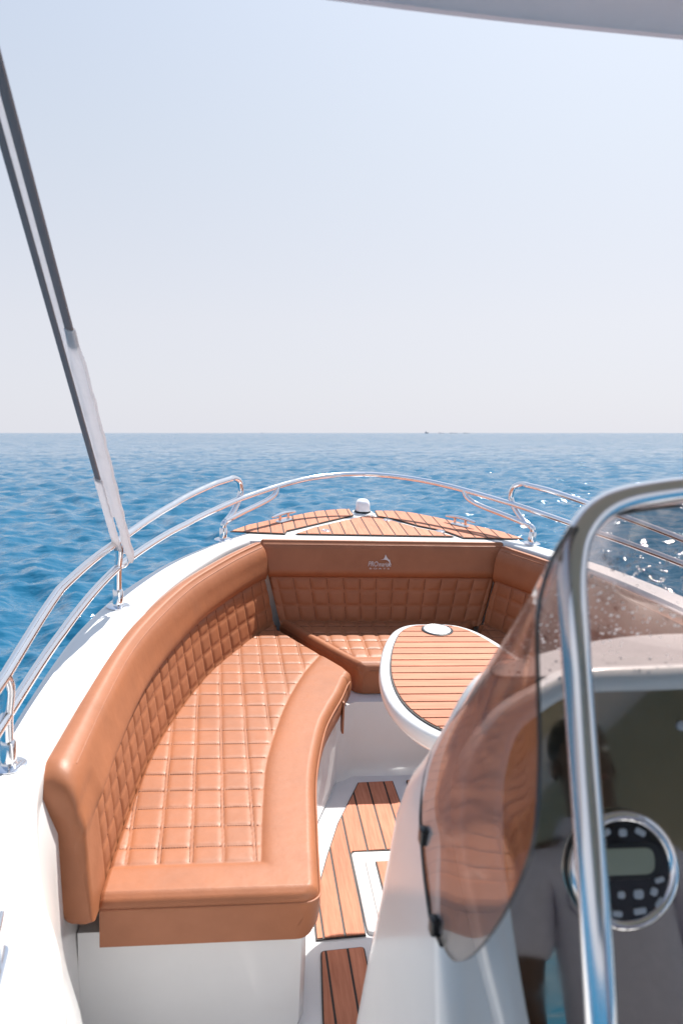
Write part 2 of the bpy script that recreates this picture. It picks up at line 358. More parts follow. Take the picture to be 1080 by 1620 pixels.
        if nn is None: nn = ml
        else:
            a_ = nt.nodes.new('ShaderNodeVectorMath'); nt.links.new(nn.outputs[0], a_.inputs[0]); nt.links.new(ml.outputs[0], a_.inputs[1]); nn = a_
    sc2 = nt.nodes.new('ShaderNodeVectorMath'); sc2.operation = 'SCALE'; nt.links.new(nn.outputs[0], sc2.inputs[0]); nt.links.new(mr.outputs[0], sc2.inputs['Scale'])
    gn = nt.nodes.new('ShaderNodeNewGeometry'); a3 = nt.nodes.new('ShaderNodeVectorMath'); nt.links.new(gn.outputs['Normal'], a3.inputs[0]); nt.links.new(sc2.outputs[0], a3.inputs[1])
    nm = nt.nodes.new('ShaderNodeVectorMath'); nm.operation = 'NORMALIZE'; nt.links.new(a3.outputs[0], nm.inputs[0]); nt.links.new(nm.outputs[0], bp.inputs['Normal'])
    nt.links.new(acc.outputs[0], bp.inputs['Height']); nt.links.new(bp.outputs[0], b.inputs['Normal'])
    me.materials.append(m)
    o = bpy.data.objects.new('sea', me); COL.objects.link(o); o['kind'] = 'structure'
make_sea()

# ------------------------------------------------------------------ the boat: plan curves (boat frame, metres)
DZ = .755
def at_y(pts):
    p = spline(pts, 12); o = np.argsort(p[:, 1]); p = p[o]
    return lambda y: np.interp(y, p[:, 1], p[:, 0])
OUT = [(-.56, -3.5), (-.56, -.6), (-.535, .6), (-.505, 1.4), (-.487, 1.9), (-.463, 2.30), (-.432, 2.56), (-.365, 2.86), (-.245, 3.19), (-.105, 3.44), (.03, 3.635), (.17, 3.82), (.30, 3.955), (.45, 4.06), (.63, 4.10)]
INN = [(-.215, -3.5), (-.205, .2), (-.207, .95), (-.237, 1.162), (-.305, 1.36), (-.372, 1.66), (-.366, 1.90), (-.345, 2.09), (-.317, 2.32), (-.275, 2.62), (-.181, 3.0), (-.035, 3.37), (.085, 3.565)]
out_p = spline(OUT, 10); inn_p = spline(INN, 8)
out_full = np.concatenate([out_p, np.stack([2*XC-out_p[::-1][1:, 0], out_p[::-1][1:, 1]], 1)])
inn_s = np.stack([2*XC-inn_p[:, 0], inn_p[:, 1]], 1)
deck_loop = np.concatenate([out_full, inn_s, inn_p[::-1]])

boat = thing('motorboat', 'white motorboat with teak bow deck, polished rails and helm console on blue sea', 'boat', (XC, 0, 0))
# deck and gunwale in one moulding
mb = MB(); rings = []
for d, z in ((-.016, 0), (-.008, -.0015), (-.003, -.005), (0, -.012), (.001, -.03), (.001, -.06)):
    q = offset_poly(deck_loop, d); rings.append([(x, y, DZ+z) for x, y in q])
mb.rows(rings, closed=True)
n = len(deck_loop); mb.f.append(tuple(range(n))); mb.m.append(0)
mb.build('gunwale_deck', M['gel'], boat)
# hull shell
mb = MB(); rows = []
for k, (d, z) in enumerate(((.002, DZ-.055), (.006, DZ-.06), (.009, DZ-.075), (.006, DZ-.095), (.003, DZ-.10), (-.03, .45), (-.09, .15), (-.2, -.2), (-.45, -.5))):
    q = []
    for i, (x, y) in enumerate(out_full):
        a = out_full[max(i-1, 0)]; c = out_full[min(i+1, len(out_full)-1)]; tx, ty = c-a; L = math.hypot(tx, ty); nx, ny = -ty/L, tx/L
        q.append((x+nx*d, y+ny*d, z))
    rows.append(q)
mb.rows(rows); mb.build('hull', M['hull'], boat)
# cockpit liner: inner walls and sole
mb = MB(); loop = np.concatenate([inn_p, inn_s[::-1]])
lin = [(x, y) for x, y in loop]
r0 = [(x, y, DZ-.055) for x, y in lin]; r1 = [(x+(.03 if x < XC else -.03), y-.0, .62) for x, y in lin]; r2 = [(x+(.05 if x < XC else -.05), y, .0) for x, y in lin]
mb.rows([r0, r1, r2]); mb.build('cockpit_liner', M['gel'], boat)
mb = MB(); mb.prism([(-.55, -3.5), (2*XC+.55, -3.5), (2*XC+.55, 2.6), (2*XC-.1, 3.55), (.1, 3.55), (-.55, 2.6)], .02, (0, 0, -.02)); mb.build('cockpit_floor', M['gel_matte'], boat)

# ------------------------------------------------------------------ seat cushion plan
SO = [(-.278, 1.70), (-.273, 1.745), (-.264, 1.90), (-.252, 2.07), (-.230, 2.30), (-.203, 2.478), (-.165, 2.649), (-.113, 2.839), (-.055, 3.009), (.029, 3.194), (.10, 3.335), (.19, 3.485)]
SI = [(.217, 1.70), (.217, 1.761), (.227, 1.944), (.234, 2.046), (.243, 2.181), (.257, 2.307), (.281, 2.446), (.312, 2.587), (.351, 2.705), (.391, 2.813), (.43, 2.94)]
xo = at_y(SO); xi_ = at_y(SI)
Y0, YT = 1.745, 3.478
def xi(y):                            # inner edge with the rounded near corner and the slanted far end
    x = xi_(np.minimum(y, 2.93))
    x = np.where(y > 2.93, np.minimum(.43+(y-2.93)*.35, .447-.018*np.clip((y-2.97)/.05, 0, 1)-(np.maximum(y-3.02, 0))*.566), x)
    d = np.clip((Y0+.04-y)/.04, 0, 1); return x-.04*(1-np.sqrt(1-d*d))
QB = at_y([(.083, 1.80), (.087, 1.869), (.095, 2.053), (.106, 2.223), (.119, 2.352), (.151, 2.528), (.201, 2.743), (.274, 2.971), (.35, 3.145), (.42, 3.3)])
SEATZ = .42; QY0 = 1.870
def wob(a, b): return .0003*np.sin(a*37+b*5)+0*b
LX0, LDX, RY0, RDY = -.229, .0755, 1.937, .0862
def seat_h(x, y):
    xs = x+.022*(y-1.87)
    u = (xs-LX0+wob(y, np.round((xs-LX0)/LDX)))/LDX; v = (y-RY0+wob(x, np.round((y-RY0)/RDY)))/RDY
    du = np.abs(u-np.round(u))*LDX; dv = np.abs(v-np.round(v))*RDY
    bx = np.clip(QB(y)-x, -1, 1)*.9; by = y-QY0
    inside = np.minimum(bx, by)
    d = lambda q, w: 1-np.exp(-(q/w)**1.3)
    g = d(du, .0062)*d(dv, .0052)*d(np.maximum(inside, 0), .008)
    rib = .55*np.exp(-(du/.0028)**4)*(1-np.exp(-(np.maximum(inside, 0)/.01)**2))*np.clip(dv/.006, .35, 1)
    cu, cv = np.floor(u).astype(int), np.floor(v).astype(int); cell = np.modf(np.sin(cu*127.1+cv*311.7)*43758.5)[0]
    qh = -.0042+(.0044+.0004*cell)*np.maximum(g, rib)+.0006*np.sin(x*23+1.3)*np.sin(y*17+.4)
    bd = np.maximum(-inside, 0)
    bh = -.004+.008*(1-np.exp(-(bd/.012)**1.2))
    return np.where(inside > 0, qh, bh)
def build_seat(root, mirror, tag_strap):
    mb = MB(); r = .024; ys = [Y0+r*(1-math.cos(t)) for t in np.linspace(0, math.pi/2, 7)]
    ys += list(np.arange(Y0+r+.004, YT, .0045)) + [YT]
    rows = []
    nx = 190
    for y in ys:
        a, b = float(xo(y)), float(xi(np.array(y))); b = max(b, a+.012)
        dz = r-math.sqrt(max(r*r-(r-(y-Y0))**2, 0)) if y < Y0+r else 0.0
        far = max(0.0, (y-(YT-.02))/.02); dz += .012*far**2
        er = min(r, (b-a)*.45)
        row = [(a, y, .30)]
        xs = np.linspace(a+.001, b, nx)
        e = np.clip((er-(b-xs))/er, 0, 1); edge = er*(1-np.sqrt(np.maximum(1-e*e, 0)))
        ea = np.clip((.008-(xs-a))/.008, 0, 1)*.006
        h = seat_h(xs, np.full(nx, y))*(1-e)*(1 if dz == 0 else .0)
        zz = SEATZ+h-edge-ea-dz
        row += [(x, y, z) for x, z in zip(xs, zz)]
        zb = SEATZ-er-dz
        row += [(b+.004, y, zb-.02), (b+.005, y, .36), (b, y, .325), (b-.012, y, .30)]
        rows.append(row)
    mb.rows(rows)
    b0 = rows[0]; xe = b0[-1][0]
    mb.rows([b0] + [[(min(x, xe), Y0, z*(1-t)+.30*t) for x, y, z in b0] for t in (.5, 1.0)])
    # underside
    nn = len(rows[0]); k = len(rows)
    for i in range(k-1): mb.f.append((i*nn, (i+1)*nn, (i+1)*nn+nn-1, i*nn+nn-1)); mb.m.append(0)
    st = mb; st.cur = 1               # stitches across the quilting
    for i in range(0, 19):
        y = RY0+RDY*i
        if y > YT-.05: break
        x = float(xo(y))+.012
        lim = min(float(QB(y)), float(xi(np.array(y))))-.008
        while x < lim:
            xs = x+.022*(y-1.87); u = (xs-LX0)/LDX
            if abs(u-round(u))*LDX > .007: st.box((x, y-float(wob(x, i)), SEATZ-.0034), (.0048, .0024, .0024))
            x += .0068
    for kx in range(0, 9):             # twin threads along the ribs
        for off in (-.0042, .0042):
            pt = []
            for y in np.arange(QY0+.008, YT-.03, .012):
                x = LX0+kx*LDX-.022*(y-1.87)-float(wob(y, kx))+off
                if float(xo(y))+.006 < x < min(float(QB(y)), float(xi(np.array(y))))-.008: pt.append((x, y, SEATZ-.0030))
                elif len(pt) > 2: break
            if len(pt) > 2: st.tube(pt, .0009, 5)
    if mirror: mb.mirror()
    mb.build('cushion', [M['leather'], M['thread']], root, smooth=50)
    pp = MB()                          # seam along the upper front edge
    path = [(float(xo(Y0))+.004, Y0-.0005, SEATZ-.026)] + [(x, Y0-.0008, SEATZ-.026) for x in np.linspace(-.25, float(xi_(Y0))-.045, 12)]
    path += [(float(xi(np.array(y)))+.0035, y, SEATZ-.026) for y in np.r_[np.linspace(Y0+.003, Y0+.04, 8), np.arange(Y0+.06, 2.95, .03)]]
    pp.tube(path, .0028, 8)
    if mirror: pp.mirror()
    pp.build('piping', M['leather'], root)
    if tag_strap:
        tb = MB()
        c = np.array(P(533, 1146, .285)); y = c[1]; x = float(xi(np.array(y)))+.006
        ax = ((0, 1, 0), (0, 0, 1), (1, 0, 0))
        tb.prism(fillet([(-.03, -.075), (.02, -.08), (.034, .03), (-.02, .045)], .012, 4), .006, (x-.004, y, .335), ax, bev=.002)
        tb.build('pull_tab', M['leather'], root)
        sn = MB(); sn.lathe([(.0001, .004), (.005, .003), (.006, 0)], (x+.002, y, .285), 14, ax); sn.build('snap', M['chrome'], root)
port_seat = thing('seat_cushion', 'long tan quilted seat cushion on the left bench, nearest the viewer', 'cushion', (0, 2.4, .3), 'tan bow seat cushions')
build_seat(port_seat, False, True)
stb_seat = thing('seat_cushion', 'tan quilted seat cushion on the right bench, mostly hidden behind table and windscreen', 'cushion', (2*XC, 2.4, .3), 'tan bow seat cushions')
build_seat(stb_seat, True, False)

# bow seat cushion (athwart)
def build_bow_seat():
    root = thing('seat_cushion', 'short tan quilted seat cushion across the bow, behind the table', 'cushion', (XC, 3.2, .3), 'tan bow seat cushions')
    mb = MB(); rows = []; r = .022
    yb = 3.50; yf = 3.035
    xl = at_y([(.215, 3.50), (.235, 3.47), (.375, 3.215), (.470, 3.062), (.49, 3.035)])
    ys = [yf+r*(1-math.cos(t)) for t in np.linspace(0, math.pi/2, 7)] + list(np.arange(yf+r+.004, yb, .0045)) + [yb]
    nx = 260
    for y in ys:
        a = float(xl(y))+ .014*(1-min(1, (y-yf)/.02))**2; b = 2*XC-a
        dz = r-math.sqrt(max(r*r-(r-(y-yf))**2, 0)) if y < yf+r else 0
        xs = np.linspace(a, b, nx)
        e = np.clip((r-(np.minimum(xs-a, b-xs)))/r, 0, 1); edge = r*(1-np.sqrt(np.maximum(1-e*e, 0)))
        u = (xs-XC)/.0655+.5; du = np.abs(u-np.round(u))*.0655; v = (y-3.117)/.083; dv = abs(v-round(v))*.083 if y > 3.13 else abs(y-3.117)
        ins = np.minimum(y-3.117, np.minimum(xs-a, b-xs)-.045)
        d = lambda q, w: 1-np.exp(-(q/w)**1.15)
        q = -.0045+.0056*np.maximum(d(du, .0075)*d(dv, .0065)*d(np.maximum(ins, 0), .009), .5*np.exp(-(du/.0028)**4)*(ins > .006))
        h = np.where(ins > 0, q, -.004+.008*(1-np.exp(-(np.maximum(-ins, 0)/.012)**1.2)))
        h = h*(1-e)*(1 if dz == 0 else 0)
        rows.append([(a, y+.012, .30), (a-.003, y, .36), (a-.002, y, SEATZ-r-dz)] + [(x, y, z) for x, z in zip(xs, SEATZ+h-edge-dz)] + [(b+.002, y, SEATZ-r-dz), (b+.003, y, .36), (b, y+.012, .30)])
    mb.rows(rows); nn = len(rows[0])
    b0 = rows[0]; mb.rows([b0] + [[(x, y*(1-t)+(yf+.012)*t, z*(1-t)+.30*t) for x, y, z in b0] for t in (.5, 1.0)])
    for i in range(len(rows)-1): mb.f.append((i*nn, (i+1)*nn, (i+1)*nn+nn-1, i*nn+nn-1)); mb.m.append(0)
    st = mb; st.cur = 1
    for y in (3.117+.083, 3.117+.166, 3.117+.249, 3.117+.332):
        x = float(xl(y))+.05
        while x < 2*XC-float(xl(y))-.05:
            u = (x-XC)/.0655+.5
            if abs(u-round(u))*.0655 > .006: st.box((x, y, SEATZ-.0034), (.0048, .0024, .0024))
            x += .0068
    mb.build('cushion', [M['leather'], M['thread']], root, smooth=50)
    pp = MB(); pp.tube([(x, yf-.0006, SEATZ-.024) for x in np.linspace(float(xl(yf))+.03, 2*XC-float(xl(yf))-.03, 10)], .0025, 8); pp.build('piping', M['leather'], root)
    tb = MB(); tb.prism(fillet([(-.028, -.07), (.028, -.07), (.024, .03), (-.024, .03)], .01, 4), .006, (P(628, 1112, .27)[0], 3.028, .335), ((1, 0, 0), (0, 0, 1), (0, -1, 0)), bev=.002)
    tb.build('pull_tab', M['leather'], root)
build_bow_seat()

# ------------------------------------------------------------------ backrests
def build_back(root, base, lq, lr, col, ph, mirror=False, widen=None, xm=.647, ends=(1, 1), qend=(.0, .0)):
    base = np.array(base); L = np.r_[0, np.cumsum(np.linalg.norm(np.diff(base, axis=0), axis=1))]; tot = L[-1]
    T = np.gradient(base, axis=0); T /= np.linalg.norm(T, axis=1)[:, None]; Nn = np.stack([T[:, 1], -T[:, 0]], 1)
    zq = np.linspace(.398, .602, 62); rows = []; pipe = []; seam = []
    mb = MB(); st = mb
    for i, (p, nrm, s) in enumerate(zip(base, Nn, L)):
        f = s/tot; q = lq[0]+(lq[1]-lq[0])*f; rr = lr[0]+(lr[1]-lr[0])*f
        u = (s-ph)/col; du = abs(u-round(u))*col; v = (zq-.485)/.0645; dv = np.abs(v-np.round(v))*.0645
        d = lambda t, w: 1-np.exp(-(t/w)**1.15)
        endd = min(s-qend[0] if qend[0] > 0 else 9, tot-s-qend[1] if qend[1] > 0 else 9)
        g = d(du, .0072)*d(dv, .007)*d(np.maximum(.602-zq, 0), .008)*(d(max(endd, 0), .01) if endd > 0 else 0)
        rib = .5*np.exp(-(dv/.0028)**4)*(np.abs(v-np.round(v)) < .5)*(1 if endd > .006 else 0)
        hq = -.0045+(.0052+.0008*math.sin(math.floor(u)*91.7))*np.maximum(g, rib*(1 if du > .004 else .3))
        pl = 0.0
        if endd <= 0:
            pl = 1-math.exp(-(-endd/.03)**1.5); hq = np.full_like(zq, -.004+.006*(1-math.exp(-(-endd/.012)**1.2)))
        sec = [(-q*(z-.4)/.2+h, z) for z, h in zip(zq, hq)]
        key = [(-q-.006*(1-pl)+.002*pl, .604), (-q+.004-.002*pl, .612), (-q+.010-.008*pl, .635), (-q*.4-rr*.6+.012-.006*pl, .675), (-rr+.012, .705), (-rr+.002, .730), (-rr-.013, .7465), (-.072, .7545), (-.094, .7515), (-.1045, .742), (-.107, .728), (-.1065, .68), (-.098, .61), (-.082, .53), (-.066, .43), (-.058, .402), (-.045, .392), (-.015, .391)]
        sec += [tuple(t) for t in spline(key, 5)]
        sec = np.array(sec)
        if qend[0] > 0 and s < .075:
            Rr = .075; zm = .7545-(Rr-math.sqrt(max(Rr*Rr-(Rr-s)**2, 0)))*.92; hi = sec[:, 1] > .6; sec[hi, 1] = .6+(sec[hi, 1]-.6)*(zm-.6)/.1545
        if qend[0] > 0:
            nf = 1-float(sstep(0, .30, s)); far_ = sec[:, 0] < -.05; sec[far_, 0] = -.05+(sec[far_, 0]+.05)*(1+.14*nf)
        # rounded ends
        for k, dd in ((0, s), (1, tot-s)):
            er = .024 if (k == 0 and qend[0] > 0) else .012
            if ends[k] and dd < er:
                e = 1-dd/er; c = np.array([-.055, .58]); w = er*(1-math.sqrt(1-e*e))
                dirs = sec-c; ln = np.linalg.norm(dirs, axis=1)[:, None]; sec = sec-dirs/ln*w
        if qend[0] > 0 and .010 < s < .0145: pipe0 = [(p[0]+nrm[0]*a*1.02, p[1]+nrm[1]*a*1.02, z) for a, z in (sec[np.argmin(np.abs(sec[:, 1]-q_)+(sec[:, 0] > -.06)*9)] for q_ in (.41, .46, .52, .58, .63, .66))]
        row = [(p[0]+nrm[0]*a, p[1]+nrm[1]*a, z) for a, z in sec]
        if widen: row = [(xm+(x-xm)*(1+widen*(z-.42)), y, z) for x, y, z in row]
        rows.append(row)
        wx = lambda x, z: xm+(x-xm)*(1+widen*(z-.42)) if widen else x
        if .004 < s < tot-.004: zt = .7425 if not (qend[0] > 0 and s < .075) else .6+.1425*((.7545-(.075-math.sqrt(max(.075**2-(.075-s)**2, 0)))*.92)-.6)/.1545; pipe.append((wx(p[0]+nrm[0]*-.107, .742), p[1]+nrm[1]*-.107, zt))
        if (.012 if qend[0] == 0 else .075) < s < tot-.012: seam.append((wx(p[0]+nrm[0]*(-rr-.0045), .738), p[1]+nrm[1]*(-rr-.0045), .7385))
    mb.rows(rows, closed=True, cap=True)
    mb.cur = 1                         # stitches down each column line
    nc = int(tot/col)+2
    for k in range(-1, nc):
        s = ph+k*col
        if s < max(.03, qend[0]+.01) or s > tot-max(.03, qend[1]+.01): continue
        i = int(np.argmin(np.abs(L-s))); p, nrm = base[i], Nn[i]; t = T[i]; f = s/tot; q = lq[0]+(lq[1]-lq[0])*f
        z = .425
        while z < .597:
            v = (z-.485)/.0645
            if abs(v-round(v))*.0645 > .006:
                a = -q*(z-.4)/.2-.0042; x, y = p[0]+nrm[0]*a, p[1]+nrm[1]*a
                if widen: x = xm+(x-xm)*(1+widen*(z-.42))
                st.box((x, y, z), (.0025, .0024, .0048), ((t[0], t[1], 0), (nrm[0], nrm[1], 0), (0, 0, 1)))
            z += .0066
    pp = MB(); pp.tube((spline(np.array(pipe0+pipe[8:60:8]), 4).tolist() if qend[0] > 0 else [])+pipe[60 if qend[0] > 0 else 0::6]+[pipe[-1]], .0042, 8); sm = MB(); sm.tube(seam[::6]+[seam[-1]], .0016, 8)
    for q in (mb, pp, sm):
        if mirror: q.mirror()
    mb.build('cushion', [M['leather'], M['thread']], root, smooth=55)
    pp.build('piping', M['piping'], root); sm.build('seam', M['leather'], root)
side_base = spline([(-.279, 1.690), (-.270, 1.80), (-.264, 1.90), (-.252, 2.07), (-.230, 2.30), (-.203, 2.478), (-.165, 2.649), (-.113, 2.839), (-.055, 3.009), (.029, 3.194), (.10, 3.335), (.191, 3.490)], 14)
side_base = resample(side_base, 480)
rt = thing('backrest_cushion', 'long curved tan backrest cushion along the left gunwale', 'cushion', (-.3, 2.5, .4), 'tan bow backrest cushions')
build_back(rt, side_base, (.014, .045), (.040, .056), .0775, .215, qend=(.15, .0))
rt = thing('backrest_cushion', 'curved tan backrest cushion along the right gunwale, seen partly through the windscreen', 'cushion', (2*XC+.3, 2.5, .4), 'tan bow backrest cushions')
build_back(rt, side_base[:-4], (.014, .045), (.040, .056), .0775, .215, mirror=True, qend=(.15, .0))
bow_root = thing('backrest_cushion', 'straight tan backrest cushion across the bow with silver lettering', 'cushion', (XC, 3.5, .4), 'tan bow backrest cushions')
bb = resample(np.array([(.211, 3.497), (1.083, 3.497)]), 330)
build_back(bow_root, bb, (.03, .03), (.052, .052), .0635, .5*(.881)-.0635*6.5, widen=.60)

# silver lettering on the bow backrest
def text_mesh(body, size, shear=0.0):
    cu = bpy.data.curves.new('lettering', 'FONT'); cu.body = body; cu.size = size; cu.extrude = .0006; cu.shear = shear
    ob = bpy.data.objects.new('lettering', cu); COL.objects.link(ob)
    dg = bpy.context.evaluated_depsgraph_get(); me = bpy.data.meshes.new_from_object(ob.evaluated_get(dg))
    bpy.data.objects.remove(ob)
    v = np.array([tuple(q.co) for q in me.vertices]); f = [tuple(p.vertices) for p in me.polygons]
    return v, f
lz, ly = .668, 3.497+.052*.5+.03*.4-.0155
tl = math.radians(14); U3 = np.array([1, 0, 0]); V3 = np.array([0, math.sin(tl), math.cos(tl)]); N3 = np.array([0, -math.cos(tl), math.sin(tl)])
def place(v, o): return [o+a*U3+b*V3+c*N3 for a, b, c in v]
lx = PY(581, 890, 3.53)[0]
mb = MB()
for body, size, dx, dzv, sh, wd in (('PRO', .030, 0, -.010, .25, .043), ('marine', .027, .044, -.010, .2, .055), ('B O A T S', .0085, .006, -.022, 0, .085)):
    v, f = text_mesh(body, size, sh); v = v.copy(); w = v[:, 0].max(); v[:, 0] *= wd/w; v[:, 0] += dx; v[:, 1] += dzv
    mb.add(place(v, np.array([lx, ly-.002, lz])), f)
mb.build('lettering', M['silver'], bow_root, smooth=0)
mb = MB()
fin = [(.052, .018), (.066, .0205), (.071, .028), (.0745, .040), (.080, .029), (.087, .0195), (.097, .0165), (.092, .0155), (.096, .006), (.092, -.005), (.080, -.0125), (.089, -.003), (.0915, .005), (.088, .012), (.080, .017), (.070, .0185)]
mb.prism(fin, .0012, np.array([lx, ly-.002, lz]), (U3, V3, N3)); mb.build('fin_emblem', M['silver'], bow_root, smooth=0)

# ------------------------------------------------------------------ moulded seat base under the cushions
mb = MB()
inner = [(float(xi(np.array(y)))-.022, y) for y in np.arange(Y0+.10, 2.93, .06)]
path = [(-.33, Y0+.055), (.14, Y0+.055), (.185, Y0+.062), (.198, Y0+.085)] + inner + [(.43, 2.955), (.47, 2.985)]
path = path + [(2*XC-x, y) for x, y in path[::-1]]
mb.rows([[(x, y, .296) for x, y in offset_poly(np.array(path), 0)], [(x, y, .06) for x, y in path], [(x, y+ (0.0), .02) for x, y in path], [(x-(.012 if x < XC else -.012)*(1 if abs(x-XC) < .5 and y < 2.9 else 0), y-(.014 if (y < 1.85 or y > 2.95) else 0), .0) for x, y in path]])
mb.build('seat_base', M['gel'], boat)
mb = MB(); poly = path + [(2*XC+.33, 2.4), (2*XC-.1, 3.2), (2*XC-.16, 3.55), (.16, 3.55), (.1, 3.2), (-.33, 2.4)]
mb.add([(x, y, .296) for x, y in poly], [tuple(range(len(poly)))]); mb.build('bench_top', M['gel'], boat)

# ------------------------------------------------------------------ teak panels
def teak_panel(name, poly, z, pitch, phase, axis, parent, hole=None, gap=.0065, rim=.004, label=None):
    poly = np.array(poly); mb = MB()
    if 0.5*np.sum(poly[:, 0]*np.roll(poly[:, 1], -1)-np.roll(poly[:, 0], -1)*poly[:, 1]) < 0: poly = poly[::-1]
    mb.cur = 0; mb.prism(poly, .0035, (0, 0, z))
    ins = [np.array(p) for p in offset_poly(poly, -rim)]
    lo, hi = min(p[axis] for p in ins), max(p[axis] for p in ins)
    mb.cur = 1; k = math.floor((lo-phase)/pitch)
    while phase+k*pitch < hi:
        a, b = phase+k*pitch+gap/2, phase+(k+1)*pitch-gap/2
        c = clip_half(ins, axis, b, True)
        if len(c) > 2: c = clip_half(c, axis, a, False)
        if len(c) > 2:
            c = np.array(c); keep = [0]
            for j in range(1, len(c)):
                if np.linalg.norm(c[j]-c[keep[-1]]) > 1e-4: keep.append(j)
            if np.linalg.norm(c[keep[-1]]-c[0]) < 1e-4: keep.pop()
            c = c[keep]
            if len(c) > 2: mb.prism(c, .0055, (0, 0, z+.0005))
        k += 1
    return mb.build(name, [M['caulk'], M['teak' if axis == 0 else 'teak_cross']], parent, smooth=0, label=label)
fp = lambda z, *pts: [P(*p, z)[:2] for p in pts]
floor_poly = fp(.004, (566, 1238.5), (621, 1236)) + [(.619, 2.74), (.619, 2.505)] + [(.41, 2.495), (.403, 2.482), (.397, 2.11), (.255, 2.10), (.258, 2.23), (.29, 2.36)] + fp(.004, (516, 1356), (533, 1304))
teak_panel('floor_teak', floor_poly, .002, .0605, .3375, 0, boat)
teak_panel('floor_teak', fillet([(.20, 1.2), (.385, 1.2), (.385, 2.066), (.263, 2.056)], .012, 4), .002, .0605, .3375, 0, boat)
teak_panel('floor_teak', fillet([(.665, 2.51), (.80, 2.51), (.80, 2.93), (.665, 2.93)], .012, 4), .002, .0605, .3375, 0, boat)
# floor hatch
mb = MB(); fr = fillet([(.402, 2.115), (.80, 2.115), (.80, 2.49), (.402, 2.49)], .018, 5); mb.prism(fr, .010, (0, 0, .001), bev=.004)
ht = mb.build('floor_hatch', M['gel'], boat)
mb = MB(); mb.prism(fillet([(.440, 2.155), (.77, 2.155), (.77, 2.447), (.440, 2.447)], .015, 5), .008, (0, 0, .0105), bev=.004); mb.build('hatch_lid', M['gel'], ht)
teak_panel('hatch_teak', [(.470, 2.18), (.745, 2.18), (.745, 2.42), (.470, 2.42)], .0187, .0605, .3375, 0, ht)
# bow deck panels
z5 = lambda x, y: (340+x/3.857, 720+y/3.857)
z6 = lambda x, y: (600+x/3.857, 720+y/3.857)
DT = DZ+.002
portp = fp(DT, *[z5(*p) for p in [(92, 471), (428, 485), (440, 468), (845, 372), (820, 334), (760, 335), (620, 347), (450, 380), (330, 403), (200, 432)]])
stbp = fp(DT, *[z6(*p) for p in [(-30, 345), (100, 345), (200, 357), (330, 382), (600, 440), (750, 474), (878, 517), (512, 510), (395, 468), (235, 436), (80, 392), (-10, 378)]])
midp = fp(DT, *([z5(*p) for p in [(490, 486), (600, 448), (895, 380)]]+[z6(*p) for p in [(-60, 375), (0, 386), (230, 448), (340, 470), (455, 502)]]))
for poly, ph in ((portp, .010), (midp, .0), (stbp, .020)): teak_panel('deck_teak', poly, DT, .0545, ph, 0, boat, gap=.006, rim=.0035)

# ------------------------------------------------------------------ rails
RL = [(-.475, .2), (-.465, 1.1), (-.448, 1.738), (-.42, 2.25), (-.348, 2.728), (-.2, 3.22), (-.027, 3.552), (.11, 3.745), (.33, 3.975), (.50, 4.07), (.63, 4.095)]
rl = spline(RL, 20); rl_full = np.concatenate([rl, np.stack([2*XC-rl[::-1][1:, 0], rl[::-1][1:, 1]], 1)])
def z_low(y): return np.interp(y, [0, 1.738, 2.2, 2.728, 3.3, 3.7, 3.9, 4.1], [.855, .868, .866, .884, .882, .908, .926, .940])
def z_up(y): return np.interp(y, [0, 1.738, 2.2, 2.728, 3.2, 3.5, 3.75], [.945, .955, .985, .966, .980, 1.002, 1.003])
def flange(px, py, parent):
    m = MB(); m.lathe([(.037, 0), (.037, .0025), (.033, .005), (.018, .007), (.016, .012)], (px, py, DZ+.0005), 24); m.build('flange', M['steel'], parent)
def side_rail(mirror):
    X = (lambda x: 2*XC-x) if mirror else (lambda x: x)
    sub = MB(); RT = .0125
    ok = rl[(rl[:, 1] < 3.60)]
    ys = ok[:, 1]; up = [(x, y, float(z_up(y))) for x, y in ok]
    # loop: curls down at the front and lands on the front stanchion
    up += [(.010, 3.63, .9995), (.032, 3.662, .984), (.042, 3.676, .955), (.040, 3.672, .918), (.026, 3.648, .882), (.004, 3.607, .848), (-.016, 3.570, .832), (-.0255, 3.553, .822), (-.027, 3.551, .805), (-.027, 3.551, DZ+.004)]
    p = spline(up, 4) if False else np.array(up)
    p = np.concatenate([p[:len(ok)-4], spline(p[len(ok)-4:], 6)])
    sub.tube(p, RT, 16)
    if mirror: sub.mirror()
    o = sub.build('side_rail', M['steel'], boat, smooth=60)
    for (sx, sy) in ((-.448, 1.738), (-.348, 2.728), (-.47, .6)):
        m = MB(); zu = float(z_up(sy)); m.tube(spline([(sx, sy, DZ), (sx, sy, zu-.10), (sx+.006, sy+.004, zu-.03), (sx, sy, zu)], 5), .0125, 14); m.lathe([(.0165, 0), (.0165, .05), (.013, .055)], (sx, sy, DZ+.004), 16)
        if mirror: m.mirror()
        m.build('stanchion', M['steel'], o, smooth=60); flange(X(sx), sy, o)
    m = MB(); m.lathe([(.0165, 0), (.0165, .045), (.013, .05)], (-.027, 3.551, DZ+.004), 16)
    if mirror: m.mirror()
    m.build('stanchion', M['steel'], o, smooth=60); flange(X(-.027), 3.551, o)
side_rail(False); side_rail(True)
mb = MB(); mb.tube([(x, y, float(z_low(y))) for x, y in rl_full], .0125, 16); br_ = mb.build('bow_rail', M['steel'], boat, smooth=60)
for mir in (False, True):
    mb = MB(); pts = [(-.02, 3.560, .832), (.05, 3.655, .848), (.115, 3.742, .860), (.165, 3.80, .874), (.195, 3.833, .893), (.208, 3.85, .921)]
    mb.tube(spline(pts, 6), .0115, 14)
    if mir: mb.mirror()
    mb.build('rail_brace', M['steel'], br_, smooth=60)

